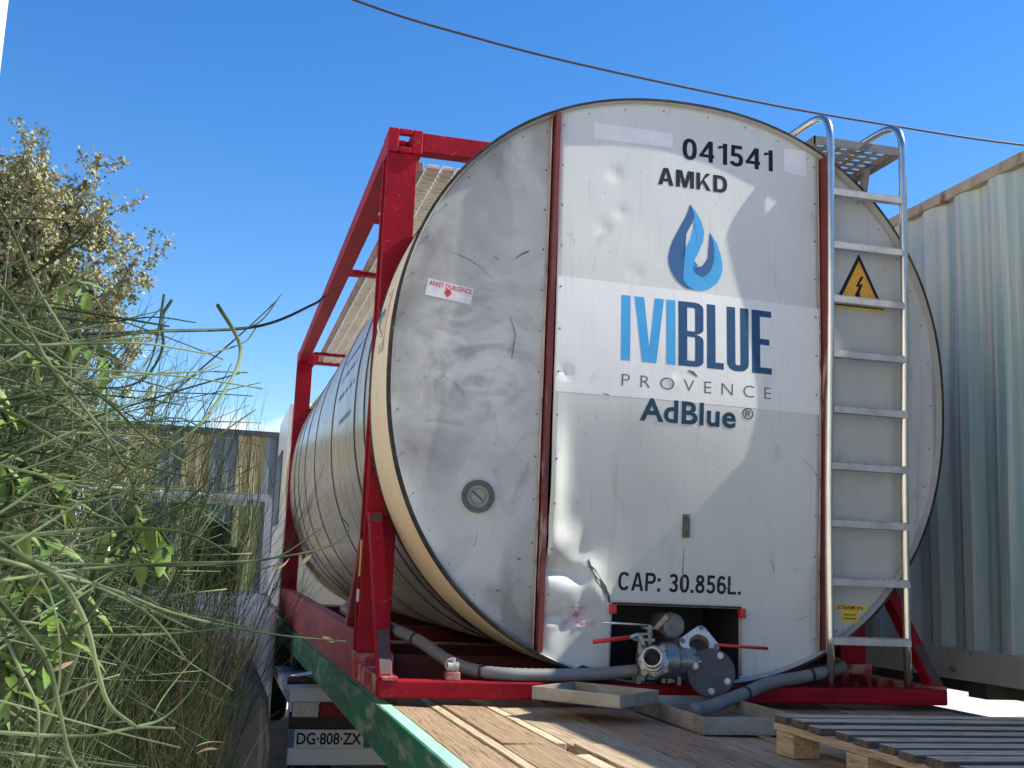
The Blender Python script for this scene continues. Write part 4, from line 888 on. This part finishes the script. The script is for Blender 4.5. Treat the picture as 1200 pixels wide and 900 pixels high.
# white lorry cab in front of the flatbed, only its edge shows past the tank
lc = thing('lorry_cab', 'tall white lorry cab edge showing beyond the far end of the tank', 'lorry', (1.2, 8.6, -1.25))
MB().box((.0, 7.45, .05), (2.5, 9.3, 2.14)).build('cab', M_WHITE, lc, bevel=.05, seg=3)
MB().box((-.06, 9.05, -.9), (2.48, 9.9, .6)).build('nose', M_WHITE, lc, bevel=.05)
MB().box((-.012, 8.1, .9), (.004, 9.0, 1.7)).build('window', M_CARGLASS, lc); MB().box((.2, 9.29, .95), (2.2, 9.305, 1.8)).build('windscreen', M_CARGLASS, lc)
for x in (-.02, 2.1): wheel(x, 9.2, -.75, .5, .3, lc)

# ---------------------------------------------------------------- warehouse
wh = thing('warehouse', 'low warehouse clad in yellow and grey corrugated sheets behind the bushes', 'building', (-3, 26, -1.25))
yw = 20.0; zt = 3.12
x = -14.08; k = 0
pat = [0, 1, 1, 0, 0, 1, 0, 0, 1, 1, 0, 1]
segs = {0: MB()}; prev_key = 0; cur = None
while x < 6:
    # sheets alternate in runs; yellow where translucent panels are
    px_ = x; run = .55
    key = k % 2; k += 1
    if key and not prev_key: cur = MB(); segs[len(segs)] = cur
    prev_key = key; mb = cur if key else segs[0]
    for j in range(2):
        xa = x + j * .275
        mb.add([(xa, yw, -1.25), (xa + .1, yw, -1.25), (xa + .137, yw + .07, -1.25), (xa + .238, yw + .07, -1.25), (xa + .275, yw, -1.25), (xa, yw, zt), (xa + .1, yw, zt), (xa + .137, yw + .07, zt), (xa + .238, yw + .07, zt), (xa + .275, yw, zt)],
               [(0, 1, 6, 5), (1, 2, 7, 6), (2, 3, 8, 7), (3, 4, 9, 8)])
    x += run
for k_, mb in segs.items(): mb.build('translucent_panel' if k_ else 'wall', M_WHY if k_ else M_WHG, wh)
MB().box((-14.1, yw - .06, zt), (6.1, yw + .12, zt + .11)).build('gutter', M_WHD, wh)
MB().add([(-14.1, yw + .1, zt + .1), (6.1, yw + .1, zt + .1), (6.1, yw + 7, zt + .35), (-14.1, yw + 7, zt + .35), (-14.1, yw + 14, zt + .1), (6.1, yw + 14, zt + .1)], [(0, 1, 2, 3), (3, 2, 5, 4)]).build('roof', M_WHG, wh)
MB().box((-14, yw + .09, -1.25), (6, yw + 14, zt)).build('wall', M_WHG, wh)

hall = thing('bounce_hall', 'long cream hall added out of view on the left to bounce warm light', 'building', (-9, -4, -1.25))  # added outside the view so its sunlit wall throws warm light on the tank
hw = MB(); hw.box((-12, -18, -1.25), (-5.7, 9, 4.8)); hw.build('wall', M_HALL, hall)
MB().add([(-12.3, -18.3, 4.8), (-5.4, -18.3, 4.8), (-5.4, 9.3, 4.8), (-12.3, 9.3, 4.8), (-8.85, -18.3, 6.2), (-8.85, 9.3, 6.2)], [(0, 1, 4), (3, 5, 2), (1, 2, 5, 4), (0, 4, 5, 3), (0, 3, 2, 1)]).build('roof', M_ROOF, hall)
for k in range(6):
    f_ = MB().box((-5.72, -16.5 + k * 4.2, .6), (-5.66, -15 + k * 4.2, 2.2)).build('window', M_WHD, hall); MB().box((-5.662, -16.42 + k * 4.2, .68), (-5.655, -15.08 + k * 4.2, 2.12)).build('pane', M_CARGLASS, f_)

# pole, cables
pl = thing('street_pole', 'pale pole rising at the left edge above the poplar', 'pole', (-2.30, 3.0, -1.25))
MB().tube([(-2.30, 3.0, -1.25), (-2.30, 3.0, 5.2)], [.13, .11], 20).build('shaft', M_POLE, pl, True, auto=40)
MB().cyl((-2.30, 3.0, 5.2), (-2.30, 3.0, 5.26), .12, 20).build('cap', M_POLE, pl)
def wire(name, pts, r, label): return tag(MB().tube(catmull(pts, 10), r, 8).build(name, M_WIRE, None, True), label, 'cable')
wire('overhead_cable', [(-2.3, 9, 8.20), (.502, 9, 7.48), (2.103, 9, 7.23), (3.722, 9, 7.076), (6.18, 9, 6.942), (8.153, 9, 6.905), (10.251, 9, 6.917), (14, 9, 7.1), (20, 9, 7.7)], .017, 'black overhead cable sagging across the sky above the tank')
wire('cable', [(0.0, 3.9, 2.44), (-.145, 3.0, 2.16), (-.50, 2.4, 1.86), (-1.049, 2.0, 1.70), (-1.815, 2.0, 1.60), (-2.3, 3.0, 1.75)], .009, 'thin black cable hanging from the red frame rail towards the pole')

HERO = [[0.0028,[[-0.935,-2.772,0.843],[-0.916,-2.714,0.881],[-0.886,-2.662,0.94],[-0.867,-2.608,1.001]]],[0.0023,[[-0.868,-3.077,0.692],[-0.823,-3.038,0.704],[-0.737,-3.01,0.719],[-0.691,-2.97,0.724],[-0.657,-2.927,0.73],[-0.617,-2.889,0.753],[-0.602,-2.846,0.782]]],[0.0036,[[-0.953,-2.662,0.835],[-0.909,-2.678,0.867],[-0.854,-2.7,0.911],[-0.835,-2.709,0.939]]],[0.0024,[[-0.886,-2.967,0.688],[-0.85,-2.919,0.722],[-0.727,-2.893,0.756],[-0.656,-2.852,0.773],[-0.601,-2.806,0.796],[-0.569,-2.762,0.851]]],[0.0024,[[-0.729,-2.72,0.844],[-0.73,-2.745,0.79],[-0.734,-2.771,0.743],[-0.745,-2.796,0.703]]],[0.003,[[-0.718,-2.721,0.837],[-0.729,-2.734,0.805],[-0.722,-2.75,0.766],[-0.736,-2.76,0.724],[-0.761,-2.771,0.703],[-0.797,-2.781,0.696]]],[0.0034,[[-0.653,-2.838,0.81],[-0.625,-2.896,0.758],[-0.62,-2.95,0.722],[-0.631,-3.0,0.681],[-0.658,-3.044,0.627],[-0.694,-3.088,0.589],[-0.755,-3.124,0.538],[-0.832,-3.153,0.476]]],[0.0029,[[-0.833,-3.188,0.68],[-0.805,-3.15,0.662],[-0.752,-3.117,0.636],[-0.718,-3.079,0.608],[-0.692,-3.042,0.595],[-0.659,-3.006,0.58]]],[0.0032,[[-0.812,-3.087,0.67],[-0.791,-3.078,0.646],[-0.758,-3.069,0.609],[-0.734,-3.059,0.575],[-0.724,-3.048,0.558],[-0.721,-3.035,0.54]]],[0.0026,[[-0.775,-2.889,0.681],[-0.773,-2.882,0.635],[-0.763,-2.872,0.562],[-0.754,-2.859,0.479]]],[0.0026,[[-0.867,-2.886,0.797],[-0.826,-2.886,0.736],[-0.82,-2.88,0.695],[-0.809,-2.865,0.591]]],[0.0034,[[-0.882,-2.959,0.637],[-0.836,-2.94,0.662],[-0.799,-2.921,0.701],[-0.781,-2.905,0.782]]],[0.0035,[[-0.842,-3.1,0.489],[-0.794,-3.104,0.498],[-0.736,-3.109,0.505],[-0.677,-3.114,0.506],[-0.642,-3.111,0.498],[-0.614,-3.105,0.484]]],[0.0024,[[-0.872,-2.94,0.512],[-0.791,-2.938,0.536],[-0.736,-2.929,0.555],[-0.653,-2.935,0.616],[-0.596,-2.931,0.663]]],[0.0026,[[-0.896,-2.842,0.588],[-0.842,-2.837,0.629],[-0.741,-2.84,0.647],[-0.689,-2.828,0.658],[-0.656,-2.808,0.646]]],[0.0023,[[-0.921,-2.746,0.674],[-0.835,-2.77,0.686],[-0.747,-2.792,0.685],[-0.686,-2.806,0.678]]],[0.0028,[[-0.822,-3.207,0.47],[-0.786,-3.135,0.458],[-0.734,-3.068,0.443],[-0.673,-3.0,0.418],[-0.605,-2.936,0.4],[-0.541,-2.871,0.388],[-0.454,-2.813,0.379]]],[0.0045,[[-0.799,-3.266,0.475],[-0.762,-3.261,0.454],[-0.738,-3.25,0.417],[-0.726,-3.236,0.378],[-0.713,-3.223,0.343],[-0.688,-3.215,0.322]]],[0.0028,[[-0.809,-3.183,0.312],[-0.765,-3.18,0.309],[-0.727,-3.177,0.309],[-0.69,-3.174,0.316],[-0.654,-3.17,0.315]]],[0.0021,[[-0.69,-3.161,0.315],[-0.668,-3.132,0.319],[-0.646,-3.107,0.339],[-0.635,-3.078,0.358]]],[0.0015,[[-0.687,-2.948,0.288],[-0.687,-2.914,0.293],[-0.669,-2.889,0.325],[-0.636,-2.87,0.368]]],[0.0039,[[-0.801,-3.311,0.435],[-0.779,-3.312,0.412],[-0.759,-3.313,0.388],[-0.746,-3.31,0.349],[-0.736,-3.306,0.315],[-0.726,-3.306,0.297]]],[0.0026,[[-0.809,-3.253,0.415],[-0.79,-3.251,0.378],[-0.772,-3.25,0.346],[-0.768,-3.247,0.32],[-0.768,-3.243,0.298]]],[0.0025,[[-0.83,-3.149,0.449],[-0.766,-3.105,0.462],[-0.676,-3.066,0.472],[-0.594,-3.025,0.478],[-0.554,-2.974,0.487],[-0.507,-2.929,0.521]]],[0.0022,[[-0.84,-3.097,0.465],[-0.745,-3.069,0.468],[-0.649,-3.042,0.471],[-0.575,-3.01,0.481],[-0.515,-2.975,0.494],[-0.481,-2.934,0.509],[-0.467,-2.888,0.526],[-0.472,-2.837,0.54]]],[0.0024,[[-0.874,-2.944,0.536],[-0.78,-2.945,0.527],[-0.722,-2.936,0.51],[-0.681,-2.929,0.533],[-0.64,-2.926,0.576],[-0.605,-2.917,0.595]]],[0.003,[[-0.842,-3.099,0.482],[-0.741,-3.083,0.443],[-0.688,-3.056,0.413],[-0.65,-3.023,0.366]]],[0.0027,[[-0.842,-3.029,0.376],[-0.797,-3.011,0.412],[-0.749,-2.995,0.45],[-0.708,-2.978,0.49]]],[0.0024,[[-0.857,-2.914,0.339],[-0.814,-2.911,0.359],[-0.78,-2.907,0.388],[-0.747,-2.907,0.439]]],[0.0023,[[-0.836,-3.016,0.296],[-0.796,-3.013,0.318],[-0.746,-3.012,0.341],[-0.721,-3.002,0.349]]],[0.0024,[[-0.875,-2.947,0.56],[-0.81,-2.908,0.598],[-0.748,-2.868,0.638],[-0.688,-2.831,0.703],[-0.612,-2.803,0.79],[-0.574,-2.759,0.843]]],[0.002,[[-0.89,-2.903,0.624],[-0.831,-2.872,0.663],[-0.779,-2.844,0.726],[-0.724,-2.819,0.805]]],[0.002,[[-0.871,-2.867,0.394],[-0.796,-2.845,0.379],[-0.719,-2.83,0.407],[-0.639,-2.817,0.441],[-0.544,-2.808,0.478]]],[0.0023,[[-0.929,-2.762,0.774],[-0.869,-2.754,0.79],[-0.804,-2.744,0.792],[-0.739,-2.737,0.807],[-0.682,-2.725,0.807]]],[0.0023,[[-0.806,-3.016,0.253],[-0.781,-3.059,0.311],[-0.773,-3.096,0.366],[-0.784,-3.132,0.434],[-0.817,-3.158,0.483]]],[0.0024,[[-0.808,-3.18,0.295],[-0.749,-3.167,0.285],[-0.687,-3.155,0.276]]],[0.0028,[[-0.855,-2.982,0.427],[-0.805,-2.97,0.438],[-0.737,-2.97,0.489],[-0.684,-2.965,0.531],[-0.632,-2.954,0.544]]],[0.0026,[[-0.844,-3.105,0.516],[-0.807,-3.101,0.545],[-0.75,-3.101,0.557],[-0.692,-3.101,0.579]]],[0.0023,[[-0.867,-3.004,0.571],[-0.812,-3.016,0.559],[-0.755,-3.026,0.534],[-0.725,-3.029,0.507],[-0.708,-3.026,0.471]]]]
SAPL=[[[-0.837,-2.591,0.863],[-0.932,-2.468,0.806]],[[-0.793,-2.686,0.741],[-0.883,-2.572,0.7]],[[-0.677,-2.933,0.487],[-0.764,-2.833,0.447]],[[-0.713,-2.868,0.47],[-0.788,-2.768,0.424]],[[-0.812,-2.949,0.476],[-0.896,-2.85,0.422]],[[-0.828,-2.989,0.429],[-0.9,-2.894,0.365]],[[-0.779,-2.939,0.371],[-0.86,-2.846,0.343]],[[-0.769,-2.896,0.408],[-0.862,-2.797,0.38]],[[-0.801,-2.928,0.341],[-0.888,-2.835,0.321]],[[-0.828,-2.97,0.317],[-0.894,-2.883,0.287]],[[-0.897,-2.735,0.574],[-0.981,-2.628,0.529]],[[-0.886,-2.661,0.737],[-0.983,-2.551,0.721]],[[-0.834,-2.746,0.543],[-0.922,-2.639,0.508]],[[-0.889,-2.851,0.63],[-0.975,-2.754,0.612]]]
DRYL=[[-0.552,-2.805,0.473],[-0.631,-3.28,0.311],[-0.657,-2.964,0.642],[-0.784,-3.04,0.356],[-0.634,-3.279,0.307],[-0.484,-2.806,0.382],[-0.522,-2.813,0.476]]

# ---------------------------------------------------------------- poplar far left
def leaf_quad(mb, p, d, n_, L_, w):
    d = d.normalized(); s_ = d.cross(n_)
    if s_.length < 1e-4: s_ = d.orthogonal()
    s_.normalize(); mb.add([p, p + d * L_ * .5 + s_ * w * .5, p + d * L_, p + d * L_ * .5 - s_ * w * .5], [(0, 1, 2, 3)])
def rv(r=rnd): 
    v = Vector((r.gauss(0, 1), r.gauss(0, 1), r.gauss(0, 1))); return v.normalized()
def poplar(base, H, crown, seed, nleaf, lsize):
    r = random.Random(seed); t = thing('poplar_tree', 'tall poplar with sparse silvery green leaves above the broom bushes', 'tree', base)
    b = Vector(base); tk = MB(); lf = MB()
    tk.tube([b, b + Vector((.1, 0, H * .4)), b + Vector((0, .1, H * .93))], [.26, .17, .02], 10)
    tips = []
    for k in range(90):
        f = r.uniform(.16, .95); p = b + Vector((.05, .05, H * f)); az = r.uniform(0, 6.283); L_ = crown * (1.0 - .62 * f ** 2.6) * r.uniform(.6, 1.05)
        d = Vector((math.cos(az), math.sin(az), r.uniform(.5, 1.1))).normalized(); pts = [p]; dd = d.copy()
        for i in range(6): dd = (dd + Vector((0, 0, .10)) + rv(r) * .16).normalized(); pts.append(pts[-1] + dd * L_ / 6)
        tk.tube(pts, [.05 * (1 - i / 7) for i in range(7)], 5)
        for i in range(2, 7):
            for j in range(3):
                q = pts[i] + rv(r) * .1; e = q + (rv(r) + Vector((0, 0, .45))) * r.uniform(.3, .75); tk.tube([q, e], [.010, .004], 4); tips.append((q, e))
    for k in range(nleaf):
        q, e = r.choice(tips); p = q.lerp(e, r.random() ** .7) + rv(r) * abs(r.gauss(0, .09)); leaf_quad(lf, p, rv(r) + Vector((0, 0, -.3)), rv(r), lsize * r.uniform(.7, 1.25), lsize * .8)
    tk.build('trunk', M_BARK, t, True); lf.build('crown', M_POPLAR, t)
    return t
poplar((-4.0, 14.5, -1.25), 7.0, 3.5, 5, 90000, .072)

# ---------------------------------------------------------------- bushes
def OKP(pts):
    """keep the outline of the bushes: rising to the left, low towards the lane"""
    for p in pts:
        d = p.y + 4.354; u = (p.x + .631) / max(d, .1); w = (p.z - .475) / max(d, .1)
        if d < .8 or u > (.095 if d > 4 and w < .09 else .035) or w > .15 + (.035 - u) * .75: return False
    return True
def broom(name, label, root, n_main, n_sub, Hr, spread, seed, r0, material, lean=(0, 0), sides_=5, sub_len=(.35, .8), segs_=8, droop=.05, dead=.06, rootr=.18):
    r = random.Random(seed); t = thing(name, label, 'bush', root); b = Vector(root); mb = MB(); dr = MB()
    for k in range(n_main):
        az = r.uniform(0, 6.283); p = b + Vector((math.cos(az), math.sin(az), 0)) * r.uniform(0, rootr); L_ = r.uniform(*Hr)
        d = Vector((math.cos(az) * spread * r.uniform(.2, 1) + lean[0], math.sin(az) * spread * r.uniform(.2, 1) + lean[1], 1)).normalized(); pts = [p]
        for i in range(segs_):
            d = (d + Vector((lean[0] * .06, lean[1] * .06, -droop * r.uniform(.3, 1.6))) + rv(r) * .06).normalized(); pts.append(pts[-1] + d * L_ / segs_)
        while len(pts) > 2 and not OKP(pts): pts.pop()
        if len(pts) < 6: continue
        (dr if r.random() < dead else mb).tube(pts, [r0 * 1.9 * (1 - .72 * i / segs_) for i in range(len(pts))], sides_, cap=False)
        for j in range(n_sub):
            i = r.randint(min(int(segs_ * .3), len(pts) - 2), len(pts) - 2); q = pts[i].lerp(pts[i + 1], r.random()); dd = ((pts[i + 1] - pts[i]).normalized() + rv(r) * r.uniform(.2, .55)).normalized(); l_ = r.uniform(*sub_len); pp = [q]
            for _ in range(6): dd = (dd + Vector((0, 0, r.uniform(-.10, .07))) + rv(r) * .06).normalized(); pp.append(pp[-1] + dd * l_ / 6)
            if not OKP(pp): continue
            (dr if r.random() < dead else mb).tube(pp, [r0 * (1 - .6 * i_ / 6) for i_ in range(7)], max(3, sides_ - 1), cap=False)
    o = mb.build('green_stems', material, t, True)
    if dr.v: dr.build('dry_stems', M_DRY, t, True)
    return t
fg = broom('broom_bush', 'large pale green broom bush with long arching stems nearest the camera', (-1.52, -2.35, -1.25), 110, 13, (1.5, 2.6), .36, 3, .0014, M_BROOM, (.03, -.02), 6, (.35, .85), 9, .06, .04, .35)
broom('broom_bush', 'upright feathery broom bush of fine dark stems between the grey car and the trailer', (-.98, 1.15, -1.25), 170, 16, (1.5, 2.75), .30, 11, .0014, M_BROOMDK, (0, 0), 4, (.2, .5), 7, .015, .08, .42)
broom('broom_bush', 'thick green broom bush in the second row beneath the poplar', (-2.05, .9, -1.25), 150, 14, (1.8, 3.1), .34, 17, .0024, M_BROOM, (0, 0), 4, (.3, .75), 7, .02, .05, .45)
broom('broom_bush', 'low tangled broom bush of brown and dark stems at the lower left', (-1.12, -.75, -1.25), 230, 20, (.9, 1.9), .45, 23, .0016, M_BROOMDK, (.02, 0), 4, (.25, .6), 7, .05, .15, .45)
# long individual stems of the near bush
hs = MB(); r = random.Random(5)
for rad, pts in HERO:
    P = [Vector(q) for q in pts]; d = (P[0] - P[1]).normalized(); root = Vector((-1.52, -2.35, -1.25))
    if P[0].x < -.78:
        a = P[0] + d * .18; c_ = a.lerp(root, .35) + d * .1; P = [a + d * .35 + Vector((-.1, 0, -.08)), a] + P
    C = catmull(P, 7); n = len(C); 
    hs.tube(C, [rad * .72 * (1.12 - .62 * i / n) for i in range(n)], 8)
for k in range(560):
    p = Vector((r.uniform(-1.35, -.84), r.uniform(-3.25, -2.0), r.uniform(.22, .85))); d = Vector((r.uniform(.5, 1), r.uniform(-.1, .7), r.uniform(-.4, .6))).normalized(); l_ = r.uniform(.3, .85); bend = Vector((0, 0, r.uniform(-.075, .03))); P = [p]
    for i in range(8): d = (d + bend + rv(r) * .035).normalized(); P.append(P[-1] + d * l_ / 8)
    if not OKP(P): continue
    rad = .0007 + .0018 * r.random() ** 2; hs.tube(catmull(P, 2), [rad * (1.1 - .6 * i / 17) for i in range(17)], 6)
hs.build('arching_stems', M_BROOM, fg, True)
# leafy sapling growing through the near bush
sap = thing('sapling', 'leafy sapling with broad yellow green leaves growing through the near broom bush', 'sapling', (-1.2, -2.2, -1.25))
tw = MB(); lv = MB(); r = random.Random(9)
def leaf(p, d, L_, w, up):
    d = d.normalized(); s_ = d.cross(up); s_ = (s_ if s_.length > .01 else d.orthogonal()).normalized(); nn = s_.cross(d).normalized(); o = len(lv.v); n = 6
    for i in range(n + 1):
        t_ = i / n; ww = w * math.sin(math.pi * min(1, t_ * .92 + .06)) ** .8 * .5; c_ = p + d * L_ * t_ - nn * (-.30 * L_ * t_ * t_) * -1
        for k_, lift in ((-1, .35), (0, 0), (1, .35)): lv.v.append(tuple(c_ + s_ * ww * k_ + nn * ww * lift * abs(k_)))
    for i in range(n):
        for j in range(2): a = o + i * 3 + j; lv.f.append((a, a + 1, a + 4, a + 3))
clusters = SAPL
for tip, base in clusters:
    tip = Vector(tip); base = Vector(base); mid = base.lerp(tip, .55) + Vector((0, 0, .05)); P = catmull([Vector((-1.2, -2.2, -1.25)), base.lerp(Vector((-1.2, -2.2, -1.25)), .5), base, mid, tip], 6)
    tw.tube(P, [.006 * (1 - .7 * i / len(P)) for i in range(len(P))], 6)
    for k in range(9):
        f = 1 - .36 * (k / 9); i = min(len(P) - 2, int(f * (len(P) - 1))); q = P[i]; dv = (P[i + 1] - P[i]).normalized(); sd = rv(r); sd = (sd - dv * sd.dot(dv)).normalized()
        leaf(q, dv * .7 + sd + Vector((0, 0, -.25)), r.uniform(.032, .058), r.uniform(.010, .018), Vector((0, 0, 1)) + rv(r) * .5)
tw.build('twigs', M_BROOM, sap, True); lv.build('leaves', M_LEAF, sap, True)
dl = MB(); r = random.Random(4); lv = dl
for q in DRYL:
    for k in range(1): leaf(Vector(q) + rv(r) * .004, rv(r) * .5 + Vector((.8, 0, .2)), r.uniform(.016, .028), r.uniform(.004, .007), rv(r))
dl.build('dry_leaves', M_DRYLEAF, fg, True)
